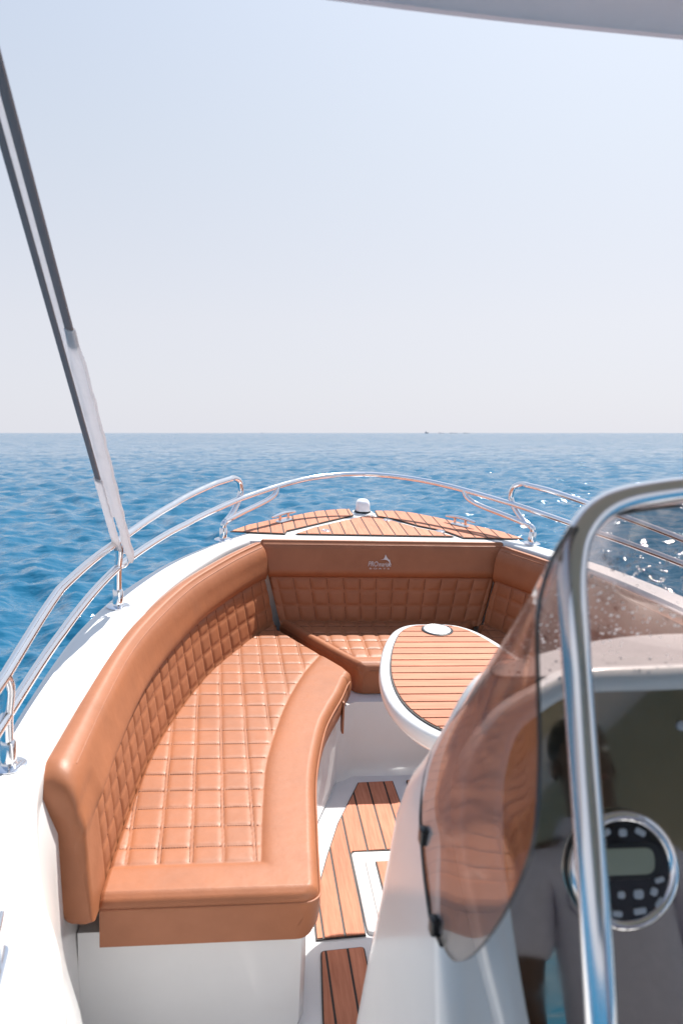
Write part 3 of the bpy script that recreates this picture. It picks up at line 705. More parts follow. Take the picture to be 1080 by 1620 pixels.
# ------------------------------------------------------------------ deck fittings
def cleat(c, ang, size=1.0):
    ax = ((math.cos(ang), math.sin(ang), 0), (-math.sin(ang), math.cos(ang), 0), (0, 0, 1))
    c = np.array(c); U, V, Wv = map(np.array, ax); m = MB(); h = .034*size
    m.prism(fillet([(-.05*size, -.018*size), (.05*size, -.018*size), (.05*size, .018*size), (-.05*size, .018*size)], .016*size, 5), .005, c, ax, bev=.002)
    base = m.build('cleat', M['steel'], boat)
    m = MB()
    m.tube([c+U*t*size+Wv*(h+.003*math.cos(t*30)) for t in np.linspace(-.085, .085, 15)], [.0045*size+.004*size*(1-(t/.085)**2) for t in np.linspace(-.085, .085, 15)], 12); m.build('horn', M['steel'], base)
    for sgn in (-1, 1):
        m = MB(); m.tube([c+U*sgn*.03*size, c+U*sgn*.03*size+Wv*h], .007*size, 12); m.build('post', M['steel'], base)
    return base
pc = P(449, 826, DZ); cleat((pc[0], pc[1], DZ+.006), math.radians(48), .95)
sc = P(727, 833, DZ); cleat((sc[0], sc[1], DZ+.006), math.radians(-48), .95)
gc = P(2, 1535, DZ); cleat((gc[0]-.012, gc[1], DZ), math.radians(94), 1.0)
for (px, py) in ((515, 839.5), (612, 823), (696, 840.5)):
    c = P(px, py, DZ+.007); m = MB(); m.lathe([(.021, 0), (.021, .0015), (.018, .003), (.0165, .0022), (.016, .0005)], c, 22); b_ = m.build('hatch_latch', M['steel'], boat)
    m = MB(); m.box((c[0], c[1], c[2]+.0028), (.024, .007, .002), ((.8, .6, 0), (-.6, .8, 0), (0, 0, 1)), bev=.001); m.build('latch_handle', M['chrome'], b_)
# white channel round the anchor hatch
nl = P(573, 811, DZ)
mb = MB(); mb.lathe([(.040, 0), (.040, .006), (.036, .009), (.036, .014)], (nl[0], nl[1], DZ+.001), 24); nb = mb.build('navigation_light', M['black'], boat)
mb = MB()
rows = [[(nl[0]+a*(abs(math.cos(t))**.7)*np.sign(math.cos(t)), nl[1]+a*1.15*(abs(math.sin(t))**.7)*np.sign(math.sin(t)), DZ+.013+z) for t in np.linspace(0, 2*math.pi, 28, endpoint=False)] for a, z in ((.034, 0), (.034, .02), (.032, .035), (.027, .046), (.018, .052), (.006, .054))]
mb.rows(rows, closed=True, cap=True); mb.build('lamp_cover', M['black_lens'], nb)
mb = MB(); mb.prism(fillet([(-.055, -.05), (.055, -.05), (.045, .05), (-.045, .05)], .02, 5), .004, (nl[0], nl[1]-.01, DZ), bev=.002); mb.build('mounting_plate', M['gel'], nb)

# ------------------------------------------------------------------ table
TZ = .75; TX = .68; TS = (EYE[2]-.75)/(EYE[2]-.68)
tab = thing('table', 'oval white-rimmed teak table with a cup holder standing in the bow cockpit', 'table', (TX*TS, 2.15, 0))
half = [(0, 2.782), (.06, 2.779), (.105, 2.757), (.150, 2.70), (.19, 2.60), (.222, 2.48), (.243, 2.36), (.249, 2.25), (.240, 2.15), (.212, 2.06), (.165, 1.985), (.105, 1.935), (.05, 1.915), (0, 1.91)]
half = spline(half, 6)*TS; TX *= TS; tp = np.concatenate([np.stack([TX-half[:, 0], half[:, 1]], 1), np.stack([TX+half[::-1][1:-1, 0], half[::-1][1:-1, 1]], 1)])
mb = MB()
rows = []
for d, z in ((-.05, -.055), (-.03, -.055), (-.012, -.050), (-.003, -.038), (0, -.024), (-.001, -.010), (-.005, -.003), (-.012, 0), (-.03, 0.0)):
    rows.append([(x, y, TZ+z) for x, y in offset_poly(tp, d)])
mb.rows(rows, closed=True, cap=True); mb.build('tabletop', M['gel'], tab)
CH = P(691, 1000, TZ)
inset = offset_poly(tp, -.029)
tk = teak_panel('teak_inlay', inset, TZ+.0005, .0445, 1.885, 1, tab, gap=.0062, rim=.0045)
mb = MB(); cz = TZ+.0062
mb.lathe([(.049, 0), (.049, .002), (.046, .0035), (.0425, .0025)], (CH[0], CH[1], cz), 36)
cup = mb.build('cup_holder', M['black'], tab)
mb = MB(); mb.lathe([(.0415, .0), (.0415, .0036), (.036, .0044), (.0001, .0048)], (CH[0], CH[1], cz), 36); mb.build('cup_liner', M['cup'], cup)
mb = MB(); mb.lathe([(.09, .001), (.09, .006), (.04, .012), (.03, .03), (.03, TZ-.06), (.08, TZ-.056)], (TX, 2.01, 0), 24); mb.build('pedestal', M['steel'], tab)

# ------------------------------------------------------------------ helm console
TILT = math.radians(23.4); C0 = np.array(PY(980, 1373, .85))
PU = np.array([1., 0, 0]); PV = np.array([0, math.sin(TILT), math.cos(TILT)]); PN = np.array([0, -math.cos(TILT), math.sin(TILT)])
def PQ(px, py):                       # photo measurement -> (u, v) on the dash plane
    d = R.T @ ray(px, py); s = np.dot(C0-EYE, PN)/np.dot(d, PN); q = EYE+d*s-C0
    return float(np.dot(q, PU)), float(np.dot(q, PV))
def yf(z): return float(np.interp(z, [0, .4, .8, 1.0, 1.1, 1.2, 1.26, 1.285, 1.295], [1.67, 1.47, 1.30, 1.225, 1.17, 1.12, 1.105, 1.093, 1.065]))
def ya(z): return float(np.interp(z, [0, .6, .9, 1.295], [.80, .80, C0[1]+.03-(C0[2]-.9)*math.tan(TILT), C0[1]+.03+(1.295-C0[2])*math.tan(TILT)]))
def ins_(z): return float(np.interp(z, [0, 1.0, 1.08, 1.14, 1.2, 1.25, 1.28, 1.295], [0, 0, .004, .016, .030, .045, .062, .085]))
mb = MB(); rows = []
for z in list(np.linspace(0, 1.0, 14))+[1.03, 1.06, 1.09, 1.12, 1.15, 1.18, 1.21, 1.24, 1.26, 1.275, 1.285, 1.292, 1.295]:
    w = .388-ins_(z)-.012*max(0, .6-z); f, a = yf(z), ya(z); r = min(.19, (f-a)*.6)
    dr = .03+.065*float(sstep(1.04, 1.285, z)); r = r+.02*float(sstep(1.04, 1.285, z))
    poly = fillet([(XC-w, a), (XC-w, f-dr), (XC-w*.45, f-.005), (XC, f+.02), (XC+w*.45, f-.005), (XC+w, f-dr), (XC+w, a)], [.03, r*1.3, .15, .2, .15, r*1.3, .03], 9)
    rows.append([(x, y, z) for x, y in poly])
mb.rows(rows, closed=True, cap=True); con = mb.build('console', M['gel'], boat, smooth=50)
# thin matte grey sheet over the console top
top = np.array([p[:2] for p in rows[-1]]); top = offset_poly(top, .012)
mb = MB(); mb.prism(top, .003, (0, 0, 1.2945), bev=.001); mb.build('console_top_sheet', mat('grey_top_sheet', (.36, .345, .355), .75, var=.08, vscale=20, bump=.3, bscale=300), con)
# dash surround and glossy panel
inL = [PQ(*p) for p in [(850, 1130), (815, 1163), (797, 1225), (794, 1300), (800, 1400), (835, 1620)]]
otL = [PQ(*p) for p in [(850, 1083), (785, 1122), (742, 1195), (727, 1270), (729, 1350), (758, 1500), (788, 1620)]]
vt_in = PQ(1080, 1098)[1]+.004; vt_out = PQ(1080, 1058)[1]+.004; cu_ = XC-C0[0]
def ring_half(top, left, vt):
    p = [(cu_, vt+.004), (.05, vt)] + [(left[0][0]+.045, vt-.004)] + left; return p
def full(pts):
    p = np.concatenate([spline(pts, 6)]); p = resample(p, 70); q = np.stack([2*cu_-p[::-1][:, 0], p[::-1][:, 1]], 1)
    return np.concatenate([q[:-1][::1], p]) if False else (p, q)
bot = -.24
inn = np.concatenate([resample(spline(ring_half(0, inL, vt_in)+[(inL[-1][0]+.02, bot+.03), (inL[-1][0]+.06, bot), (cu_, bot)], 6), 110)])
ott = np.concatenate([resample(spline(ring_half(0, otL, vt_out)+[(otL[-1][0]+.02, bot), (otL[-1][0]+.05, bot-.045), (cu_, bot-.045)], 6), 110)])
mirr = lambda p: np.concatenate([p, np.stack([2*cu_-p[::-1][1:-1, 0], p[::-1][1:-1, 1]], 1)])
inn, ott = mirr(inn), mirr(ott)
def on_panel(p, h): return [C0+u*PU+v*PV+h*PN for u, v in p]
mb = MB(); lerp = lambda t: inn*(1-t)+ott*t
mb.rows([on_panel(ott, -.05), on_panel(ott, .004), on_panel(lerp(.96), .011), on_panel(lerp(.86), .016), on_panel(lerp(.35), .017), on_panel(lerp(.12), .014), on_panel(lerp(.03), .009), on_panel(inn, .002), on_panel(inn, -.02)], closed=True)
mb.build('dash_surround', M['gel'], con, smooth=60)
mb = MB(); q = on_panel(lerp(.04), 0.0); qq = on_panel(lerp(.04), -.004); mb.rows([qq, q], closed=True, cap=True); mb.build('dash_panel', M['panel'], con, smooth=30)
kb = PQ(1076, 1148); mb = MB(); mb.lathe([(.006, 0), (.006, .004), (.004, .006), (.0005, .0065)], C0+kb[0]*PU+kb[1]*PV, 14, (PU, PV, PN)); mb.build('warning_light', M['button'], con)
# stereo
AX = (PU, PV, PN)
mb = MB(); mb.lathe([(.055, 0), (.055, .010), (.0535, .012)], C0, 48, AX); ste = mb.build('marine_stereo', M['gloss_black'], boat)
mb = MB(); a = []
for t in np.linspace(0, 2*math.pi, 72, endpoint=False):
    a.append([C0+(.0590+.0066*math.cos(s))*(math.cos(t)*PU+math.sin(t)*PV)*1.0+PN*(.010+.007*math.sin(s)) for s in np.linspace(0, 2*math.pi, 14, endpoint=False)])
mb.rows(a, closed=True, loop=True); mb.build('bezel', M['chrome'], ste, smooth=180)
mb = MB(); mb.lathe([(.066, 0), (.066, .004), (.056, .006)], C0, 60, AX); mb.build('gasket', M['black'], ste)
def pad(u, v, w, h, rot=0.0, z=.012, t=.0025):
    c, s = math.cos(rot), math.sin(rot); m = MB()
    m.prism(fillet([(-w, -h), (w, -h), (w, h), (-w, h)], min(w, h)*.8, 5), t, C0+u*PU+v*PV+z*PN, (c*PU+s*PV, -s*PU+c*PV, PN), bev=.0008); return m
pad(.0, .0095, .044, .0195, z=.0118, t=.0015).build('display_frame', M['black'], ste)
pad(.0, .0095, .036, .0145, z=.0134, t=.0008).build('display', M['lcd'], ste)
for u, v, w, h, r in ((0, .041, .0048, .0045, 0), (.021, .041, .0065, .0036, -.5), (-.021, .041, .0065, .0036, .5), (.0405, -.0115, .0055, .003, .25), (-.0405, -.0115, .0055, .003, -.25), (-.006, -.026, .0042, .004, 0), (.0145, -.026, .0058, .0052, 0), (.033, -.024, .0042, .0045, -.4), (-.026, -.026, .0046, .0042, .4), (.039, -.036, .0036, .0062, -.7), (-.039, -.036, .0036, .0062, .7), (.015, -.044, .0075, .0036, .12), (-.012, -.046, .006, .0034, -.1)):
    pad(u, v, w, h, r).build('button', M['button'], ste)

# ------------------------------------------------------------------ windscreen
gb = [(.246, .775, 1.055), (.243, .85, 1.045), (.244, .93, 1.062), (.252, 1.0, 1.10), (.272, 1.035, 1.16), (.32, 1.04, 1.235), (.40, 1.03, 1.282), (.50, 1.01, 1.292), (XC, 1.0, 1.294)]
gt = [(.276, .675, 1.500), (.278, .69, 1.504), (.282, .705, 1.508), (.290, .728, 1.514), (.312, .765, 1.522), (.352, .792, 1.530), (.42, .815, 1.537), (.52, .832, 1.541), (XC, .842, 1.543)]
gb = spline(gb, 10); gt = spline(gt, 10); NU = len(gb); NV = 44
def PX(px, py, x):
    d = R.T @ ray(px, py); return EYE + d*(x/d[0])
_aft = [(700, 1490, .247), (709, 1509, .248), (722, 1521, .249), (742, 1515, .2495), (768, 1489, .251), (800, 1440, .253), (830, 1375, .256), (847, 1310, .259), (853, 1200, .262), (851, 1100, .265), (849, 985, .268), (858, 930, .270), (874, 882, .272), (905, 832, .275)]
aft = resample(spline([PX(*q) for q in _aft], 8), 200)
def gpt(i, t):
    a, b = gb[i], gt[i]; p = a*(1-t)+b*t; f = math.exp(-(i/13.0)**2)
    k = t*199; k0 = int(min(k, 198)); A = aft[k0]*(1-(k-k0))+aft[k0+1]*(k-k0)
    p = p + f*(A-(gb[0]*(1-t)+gt[0]*t)); p[0] += .006*math.sin(t*math.pi)*(1-f)*math.exp(-(i/45.0)**2)
    return p
grid = [[gpt(i, t) for i in range(NU)] for t in np.linspace(0, 1, NV)]
G = np.array(grid); Gm = G[:, ::-1][:, 1:].copy(); Gm[:, :, 0] = 2*XC-Gm[:, :, 0]; G = np.concatenate([G, Gm], 1)
du_ = np.gradient(G, axis=1); dv_ = np.gradient(G, axis=0); GN = np.cross(du_, dv_); GN /= np.linalg.norm(GN, axis=2)[:, :, None]
if GN[0, 0, 0] > 0: GN = -GN          # outward: port side faces -x
wnd = None
mb = MB(); nv, nu = G.shape[:2]; th = .004
mb.add(np.concatenate([(G+GN*th/2).reshape(-1, 3), (G-GN*th/2).reshape(-1, 3)]), [])
k = nv*nu
def addf(f, m): mb.f.append(f); mb.m.append(m)
for i in range(nv-1):
    for j in range(nu-1):
        a = i*nu+j; addf((a, a+1, a+nu+1, a+nu), 0); addf((k+a, k+a+nu, k+a+nu+1, k+a+1), 0)
for j in range(nu-1):
    addf((j, k+j, k+j+1, j+1), 1); t = (nv-1)*nu+j; addf((t, t+1, k+t+1, k+t), 1)
for i in range(nv-1):
    a = i*nu; addf((a, a+nu, k+a+nu, k+a), 1); a = i*nu+nu-1; addf((a, k+a, k+a+nu, a+nu), 1)
wnd = mb.build('windscreen', [M['acrylic'], M['edge']], boat, smooth=50)
mb = MB(); mb.tube([p+np.array([0, 0, -.003]) for p in G[0]], .0045, 8); mb.build('rubber_seal', M['black'], wnd)
for px, py, ii in ((664, 1286, 24), (692, 1440, 8)):
    p = gpt(ii, .03); m = MB(); m.box(p+np.array([-.004, 0, -.002]), (.010, .016, .022), bev=.002); m.build('bracket', M['black'], wnd)
# spray drops on the outside of the front pane
mb = MB()
ico_v = []; ico_f = []
_b = bmesh.new(); bmesh.ops.create_icosphere(_b, subdivisions=1, radius=1); ico_v = np.array([tuple(v.co) for v in _b.verts]); ico_f = [tuple(v.index for v in f.verts) for f in _b.faces]; _b.free()
for q in range(1100):
    j = int(rng.integers(52, nu-40)); i = int(rng.integers(0, int(nv*.78)))
    fi, fj = rng.random(), rng.random()
    p = G[i, j]*(1-fi)*(1-fj)+G[i+1, j]*fi*(1-fj)+G[i, j+1]*(1-fi)*fj+G[i+1, j+1]*fi*fj; nn_ = GN[i, j]
    rad = .0008+.0019*rng.random()**2.0
    t1 = np.cross(nn_, [0, 0, 1.]); t1 /= np.linalg.norm(t1); t2 = np.cross(nn_, t1)
    mb.add([p+nn_*(th/2)+rad*(a*t1+b*t2*1.15+c*.6*nn_) for a, b, c in ico_v], ico_f)
mb.build('spray_drops', M['drop'], wnd, smooth=180, kind='stuff')

# ------------------------------------------------------------------ stainless hoop round the windscreen
hp = [(.322, .57, .86), (.325, .575, 1.0), (.320, .60, 1.135), (.320, .70, 1.34), (.316, .738, 1.44), (.318, .762, 1.487), (.333, .787, 1.518), (.368, .81, 1.540), (.43, .832, 1.549), (.52, .85, 1.554), (XC, .858, 1.556)]
hs2 = spline(hp, 8); hm = hs2[::-1][1:].copy(); hm[:, 0] = 2*XC-hm[:, 0]
mb = MB(); mb.tube(np.concatenate([hs2, hm]), .0138, 20); hoop = mb.build('windscreen_hoop', M['steel'], boat, smooth=60)
for X in (.322, 2*XC-.322):
    m = MB(); m.tube(spline([(X, .57, .865), (X, .60, .83), (X, .70, .81), (X, .80, .80)], 5), .0138, 16); m.build('hoop_foot', M['steel'], hoop, smooth=60)

# ------------------------------------------------------------------ canopy
can = thing('canopy', 'pale fabric sun canopy over the helm, held by webbing straps', 'canopy', (XC, .2, 2.1))
ct = [(-.33, -3.4), (-.345, .3), (-.345, .95), (-.33, 1.12), (-.27, 1.22), (-.12, 1.275), (.137, 1.314), (.373, 1.337), (XC, 1.347)]
ct = resample(spline(ct, 10), 160); cf = np.concatenate([ct, np.stack([2*XC-ct[::-1][1:, 0], ct[::-1][1:, 1]], 1)])
mb = MB(); rows = []
for sc_, z in ((.05, 2.225), (.5, 2.215), (.8, 2.19), (.95, 2.165), (.995, 2.14), (1.0, 2.12), (.998, 2.117)):
    rows.append([(XC+(x-XC)*sc_, .2+(y-.2)*sc_, z) for x, y in cf])
rows.append([(XC+(x-XC)*.972, .2+(y-.2)*.972, 2.114) for x, y in cf])
for sc_, z in ((.970, 2.119), (.93, 2.150), (.80, 2.178)): rows.append([(XC+(x-XC)*sc_, .2+(y-.2)*sc_, z) for x, y in cf])
mb.rows(rows, closed=True, cap=True); mb.f.pop(); mb.m.pop(); mb.build('canopy_top', M['canopy'], can, smooth=50)
mb = MB(); rows = [rows[-1]]
for sc_, z in ((.5, 2.195), (.05, 2.205)):
    rows.append([(XC+(x-XC)*sc_, .2+(y-.2)*sc_, z) for x, y in cf])
mb.rows(rows, closed=True, cap=True); mb.f.pop(-2); mb.m.pop(); mb.build('canopy_lining', M['khaki'], can, smooth=50)
mb = MB(); mb.rows([[(2*XC+.325+.02*math.sin(y*9)*(2.12-z), y, z) for y in np.linspace(-3.35, -.25, 60)] for z in np.linspace(1.55, 2.125, 8)]); mb.rows([[(2*XC+.331+.02*math.sin(y*9)*(2.12-z), y, z) for y in np.linspace(-3.35, -.25, 60)] for z in np.linspace(1.55, 2.125, 8)]); mb.build('sky_blocker', M['khaki'], can, smooth=60)  # added hanging sheet out of frame, keeps open sky out of the dash reflection
for sx in (-.30, 2*XC+.30):
    m = MB(); m.tube([(sx, -.9, DZ), (sx, -.8, 2.16)], .016, 14); m.build('support_leg', M['steel'], can, smooth=60)
def ribbon(a, b, w, th_, name, m_, wav=0.0, n=40, wprof=None):
    a, b = np.array(a), np.array(b); T = (b-a)/np.linalg.norm(b-a); view = a-EYE; U = np.cross(T, np.array([.25, 1, -.2])); U /= np.linalg.norm(U); N_ = np.cross(T, U)
    rows = []
    for i in range(n):
        f = i/(n-1); c = a+(b-a)*f; ww = w*(wprof(f) if wprof else 1)
        j1 = wav*(math.sin(f*41)+.7*math.sin(f*77+1)); j2 = wav*(math.sin(f*53+2)+.6*math.sin(f*91)); j3 = wav*1.3*math.sin(f*33)
        q = [(-ww/2+j1, -th_/2), (0, -th_/2+j3-th_*.25), (ww/2+j2, -th_/2), (ww/2+j2, th_/2), (0, th_/2+j3+th_*.25), (-ww/2+j1, th_/2)]
        rows.append([c+x*U+y*N_ for x, y in q])
    mb = MB(); mb.rows(rows, closed=True, cap=True); return mb.build(name, m_, can, smooth=60)
topR, topL = np.array(P(-46, -60, 2.13)), np.array(P(-70, -48, 2.13))
botR, botL = np.array([-.306, 2.735, .905]), np.array([-.346, 2.735, .935])
def along(a, b, pxpy):                # point on a-b nearest to the ray through a photo position
    d = R.T @ ray(*pxpy); d /= np.linalg.norm(d); best = None
    for f in np.linspace(0, 1, 400):
        p = a+(b-a)*f; w = p-EYE; e_ = np.linalg.norm(w-d*np.dot(w, d))
        if best is None or e_ < best[0]: best = (e_, p)
    return best[1]
mb = MB(); mb.tube([topL+np.array([-.012, 0, 0]), topR, (-.22, 1.13, 2.148), (-.10, .98, 2.155)], .007, 10); mb.build('strap_bar', M['steel'], can, smooth=60)
mR = along(topR, botR, (113, 520)); mL = along(topL, botL, (153, 757))
ribbon(topR, mR+(botR-mR)*.05, .018, .005, 'strap', M['strap_dark'])
ribbon(mR, botR, .030, .010, 'strap_sleeve', M['cloth_white'], wav=.0011, n=90, wprof=lambda f: 1.0-.35*(1-min(1, f*9))+.12*math.sin(f*5) if f < .93 else 1.0-.5*(f-.93)/.07)
ribbon(topL, mL+(botL-mL)*.03, .016, .005, 'strap', M['strap_dark'])
ribbon(mL, botL, .026, .006, 'strap_sleeve', M['cloth_white'], wav=.0005, n=50)
ribbon((topR+topL)/2+np.array([0, .006, 0]), (mL*.55+mR*.45)*.35+((botR+botL)/2)*.65+np.array([0, .006, 0]), .017, .004, 'strap', M['cloth_white'])
mb = MB(); mb.tube(spline([(-.355, 2.728, .905), (-.335, 2.735, .93), (-.318, 2.738, .925), (-.318, 2.735, .895), (-.340, 2.728, .885), (-.355, 2.728, .905)], 6), .004, 10); mb.build('strap_buckle', M['steel'], can)

# ------------------------------------------------------------------ skipper at the helm (seen mirrored in the dash)
def skin_mesh(nodes, edges, name, sub=2):
    me = bpy.data.meshes.new(name); keys = list(nodes); me.from_pydata([nodes[k][:3] for k in keys], [(keys.index(a), keys.index(b)) for a, b in edges], [])
    ob = bpy.data.objects.new(name, me); COL.objects.link(ob); bpy.context.view_layer.objects.active = ob
    sk = ob.modifiers.new('skin', 'SKIN'); sk.use_smooth_shade = True; sk.branch_smoothing = .6
    for i, k in enumerate(keys):
        r = nodes[k][3]; me.skin_vertices[0].data[i].radius = r if hasattr(r, '__len__') else (r, r)
    me.skin_vertices[0].data[0].use_root = True
    if sub: s = ob.modifiers.new('sub', 'SUBSURF'); s.levels = s.render_levels = sub
    dg = bpy.context.evaluated_depsgraph_get(); out = bpy.data.meshes.new_from_object(ob.evaluated_get(dg)); bpy.data.objects.remove(ob)
    v = np.array([tuple(q.co) for q in out.vertices]); f = [tuple(p.vertices) for p in out.polygons]
    return v, f
PX0, PY0 = .855, -.17
per = thing('person', 'person in a grey polo shirt standing at the helm, mirrored in the dash panel', 'person', (PX0, PY0, 0))
per.matrix_world = B @ Matrix.Translation(Vector((PX0, PY0, 0))) @ Matrix.Scale(.955, 4)
per['_base'] = [0, 0, 0]              # body parts are built round the feet
nodes = {'pelvis': (0, 0, .93, (.15, .10)), 'waist': (0, -.005, 1.08, (.135, .095)), 'chest': (0, 0, 1.27, (.155, .11)), 'collar': (0, -.01, 1.40, (.10, .075)), 'neck': (0, -.005, 1.475, .056), 'jaw': (0, .015, 1.545, (.062, .072)), 'head': (0, .012, 1.62, (.076, .092)), 'crown': (0, 0, 1.685, (.066, .08)), 'top': (0, -.003, 1.715, .03)}
edges = [('pelvis', 'waist'), ('waist', 'chest'), ('chest', 'collar'), ('collar', 'neck'), ('neck', 'jaw'), ('jaw', 'head'), ('head', 'crown'), ('crown', 'top')]
for s, n_ in ((-1, 'l'), (1, 'r')):
    nodes.update({'sh'+n_: (s*.165, -.01, 1.375, .062), 'ua'+n_: (s*.205, -.015, 1.24, .05), 'el'+n_: (s*.235, -.005, 1.09, .041), 'fa'+n_: (s*.25, .07, .97, .034), 'wr'+n_: (s*.25, .12, .875, .026), 'pa'+n_: (s*.25, .14, .82, (.036, .018)),
                  'hip'+n_: (s*.085, 0, .86, .085), 'th'+n_: (s*.10, .005, .68, .074), 'kn'+n_: (s*.105, .01, .49, .055), 'ca'+n_: (s*.108, -.012, .34, .05), 'an'+n_: (s*.11, -.01, .09, .036), 'he'+n_: (s*.11, -.02, .045, .036), 'ft'+n_: (s*.125, .10, .035, (.04, .028)), 'to'+n_: (s*.13, .17, .028, (.038, .02))})
    edges += [('collar', 'sh'+n_), ('sh'+n_, 'ua'+n_), ('ua'+n_, 'el'+n_), ('el'+n_, 'fa'+n_), ('fa'+n_, 'wr'+n_), ('wr'+n_, 'pa'+n_), ('pelvis', 'hip'+n_), ('hip'+n_, 'th'+n_), ('th'+n_, 'kn'+n_), ('kn'+n_, 'ca'+n_), ('ca'+n_, 'an'+n_), ('an'+n_, 'he'+n_), ('he'+n_, 'ft'+n_), ('ft'+n_, 'to'+n_)]
body = MB(); body.add(*skin_mesh(nodes, edges, 'body'))
for s in (-1, 1):                     # fingers, thumb, ears, nose
    for k, (dx, ln) in enumerate(((-.026, .066), (-.009, .076), (.009, .071), (.025, .056))):
        x = s*.25; p0 = np.array([x, .14+dx*.9, .812]); seg = [p0, p0+(s*-.004, .004, -ln*.5), p0+(s*-.013, .010, -ln*.8), p0+(s*-.024, .012, -ln)]
        body.tube(spline(seg, 4), [.0095-.003*t for t in np.linspace(0, 1, 13)], 10)
    p0 = np.array([s*.245, .168, .845]); body.tube(spline([p0, p0+(s*-.006, .022, -.018), p0+(s*-.016, .030, -.042), p0+(s*-.022, .030, -.055)], 4), [.011-.003*t for t in np.linspace(0, 1, 13)], 10)
    body.add([(s*.074+s*.012*a, .0+.016*b, 1.60+.03*c) for a, b, c in ico_v], ico_f)
body.tube([(0, .088, 1.635), (0, .104, 1.605), (0, .113, 1.585), (0, .096, 1.575)], [.008, .012, .016, .010], 10)
bo = body.build('body', M['skin'], per, smooth=180)
for s in (-1, 1):
    mb = MB(); mb.add([(s*.030+.013*a, .088+.010*b, 1.625+.008*c) for a, b, c in ico_v], ico_f); mb.build('eye', M['eye'], per, smooth=180)
mb = MB(); mb.tube([(-.024, .090, 1.552), (-.01, .0985, 1.5535), (.01, .0985, 1.5535), (.024, .090, 1.552)], [.003, .007, .007, .003], 8); mb.build('lips', mat('lips', (.17, .07, .055), .45), per, smooth=180)
hv, hf = skin_mesh({'a': (0, -.02, 1.60, (.078, .083)), 'b': (0, -.006, 1.665, (.082, .096)), 'c': (0, -.005, 1.715, (.066, .078)), 'd': (0, -.005, 1.735, .03)}, [('a', 'b'), ('b', 'c'), ('c', 'd')], 'hair')
mb = MB(); mb.add(hv, hf); mb.build('hair', M['hair'], per, smooth=180)
sn = {'hem': (0, 0, .90, (.172, .122)), 'waist': (0, -.003, 1.06, (.160, .116)), 'chest': (0, 0, 1.26, (.176, .128)), 'collar': (0, -.01, 1.395, (.125, .092)), 'neck': (0, -.006, 1.45, (.070, .066))}
se = [('hem', 'waist'), ('waist', 'chest'), ('chest', 'collar'), ('collar', 'neck')]
for s, n_ in ((-1, 'l'), (1, 'r')):
    sn.update({'sh'+n_: (s*.165, -.01, 1.37, .080), 'ua'+n_: (s*.208, -.015, 1.25, .075), 'cu'+n_: (s*.226, -.010, 1.16, .074)}); se += [('collar', 'sh'+n_), ('sh'+n_, 'ua'+n_), ('ua'+n_, 'cu'+n_)]
mb = MB(); mb.add(*skin_mesh(sn, se, 'shirt')); mb.build('polo_shirt', M['shirt'], per, smooth=180)
mb = MB()                              # turned-down collar
for s in (-1, 1):
    mb.add([(s*.004, .068, 1.432), (s*.045, .052, 1.472), (s*.074, .0, 1.482), (s*.066, -.05, 1.488), (0, -.078, 1.49), (0, -.098, 1.452), (s*.088, -.062, 1.45), (s*.102, .004, 1.44), (s*.075, .082, 1.405), (s*.03, .098, 1.392)], [(0, 1, 8, 9), (1, 2, 7, 8), (2, 3, 6, 7), (3, 4, 5, 6)])
mb.build('shirt_collar', M['shirt'], per, smooth=180)
mb = MB()                              # round chest emblem: ring arc and small marks
ex, ez, ey = -.108, 1.275, .124
for t0, t1 in ((.55*math.pi, 1.45*math.pi),):
    mb.tube([(ex+.036*math.cos(t), ey-.004*abs(math.cos(t)), ez+.036*math.sin(t)) for t in np.linspace(t0, t1, 18)], .0022, 6)
for a, b, w, h in ((-.012, .012, .007, .010), (-.004, -.002, .008, .003), (.010, -.022, .007, .004), (.020, -.012, .006, .004), (.026, .006, .007, .003)):
    mb.box((ex+a, ey, ez+b), (w*2, .003, h*2))
mb.build('chest_emblem', M['navy'], per, smooth=0)
pn = {'p': (0, 0, .93, (.165, .115))}; pe = []
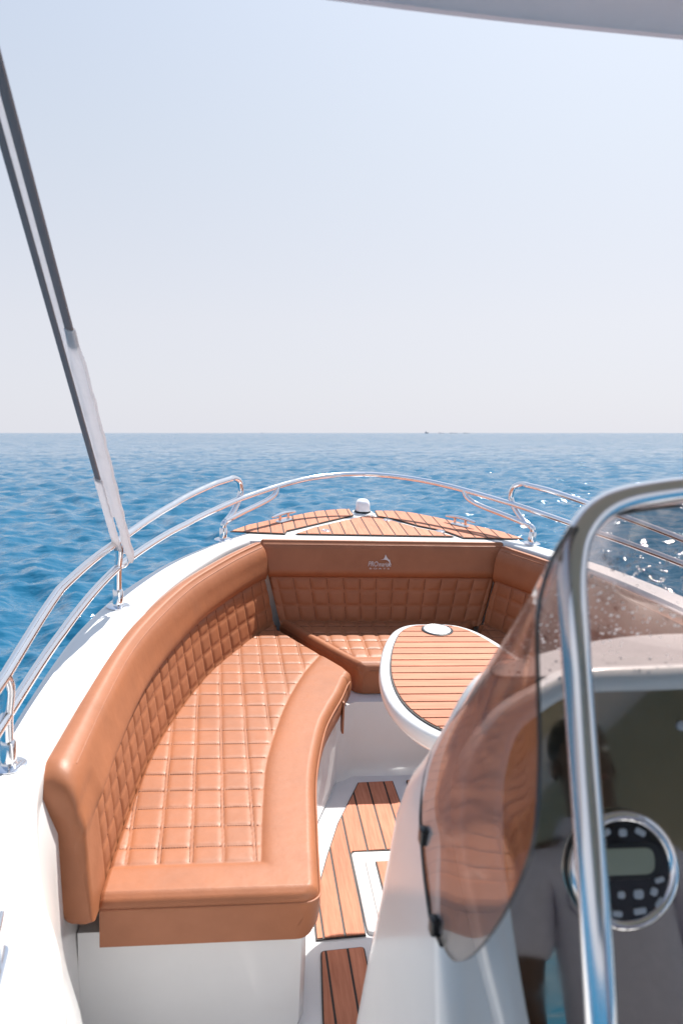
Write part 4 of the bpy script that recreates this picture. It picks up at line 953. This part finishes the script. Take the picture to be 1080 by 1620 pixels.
for s, n_ in ((-1, 'l'), (1, 'r')):
    pn.update({'h'+n_: (s*.088, 0, .84, .10), 't'+n_: (s*.10, .005, .66, .09), 'k'+n_: (s*.107, .008, .48, .075), 'c'+n_: (s*.11, -.008, .28, .066), 'a'+n_: (s*.112, -.008, .07, .06)}); pe += [('p', 'h'+n_), ('h'+n_, 't'+n_), ('t'+n_, 'k'+n_), ('k'+n_, 'c'+n_), ('c'+n_, 'a'+n_)]
mb = MB(); mb.add(*skin_mesh(pn, pe, 'trousers')); mb.build('trousers', M['trouser'], per, smooth=180)

# ------------------------------------------------------------------ far ships on the horizon
def far_ship(name, label, px, dist, L, H, dark):
    az = math.atan((px-540)/F); x, y = dist*math.sin(az), dist*math.cos(az)
    root = bpy.data.objects.new(name, None); COL.objects.link(root); root.location = (x, y, 0); root['label'] = label; root['category'] = 'ship'; root['_base'] = [0, 0, 0]; root['group'] = 'ships on the horizon'
    m = MB(); h = H*.32
    m.rows([[(a*L/2*k, b*L*.08, z) for a, b in ((-1, -1), (.7, -1), (1, 0), (.7, 1), (-1, 1))] for k, z in ((.93, -1), (1, h))], closed=True, cap=True); m.build('hull', M['ship'], root, smooth=0)
    m = MB(); m.box((-L*.22, 0, h+H*.16), (L*.25, L*.12, H*.32), bev=L*.005); m.box((-L*.2, 0, h+H*.4), (L*.12, L*.09, H*.18), bev=L*.005); m.build('superstructure', M['shipw'], root, smooth=0)
    m = MB(); m.tube([(L*.0-L*.2, 0, h), (-L*.2, 0, h+H*.68)], H*.02, 8); m.build('mast', M['ship'], root)
far_ship('ship', 'tall ship with a mast on the horizon, the largest of the far vessels', 674, 6500, 26, 19, True)
far_ship('ship', 'small boat on the horizon left of centre, near the strap', 415, 7000, 8, 11, True)
for px, lab in ((697, 'low ship on the horizon just right of the tall one'), (716, 'low ship on the horizon, second to the right of the tall one'), (736, 'low ship on the horizon, rightmost of the far vessels')):
    far_ship('ship', lab, px, 8200, 60 if px != 716 else 75, 7, False)
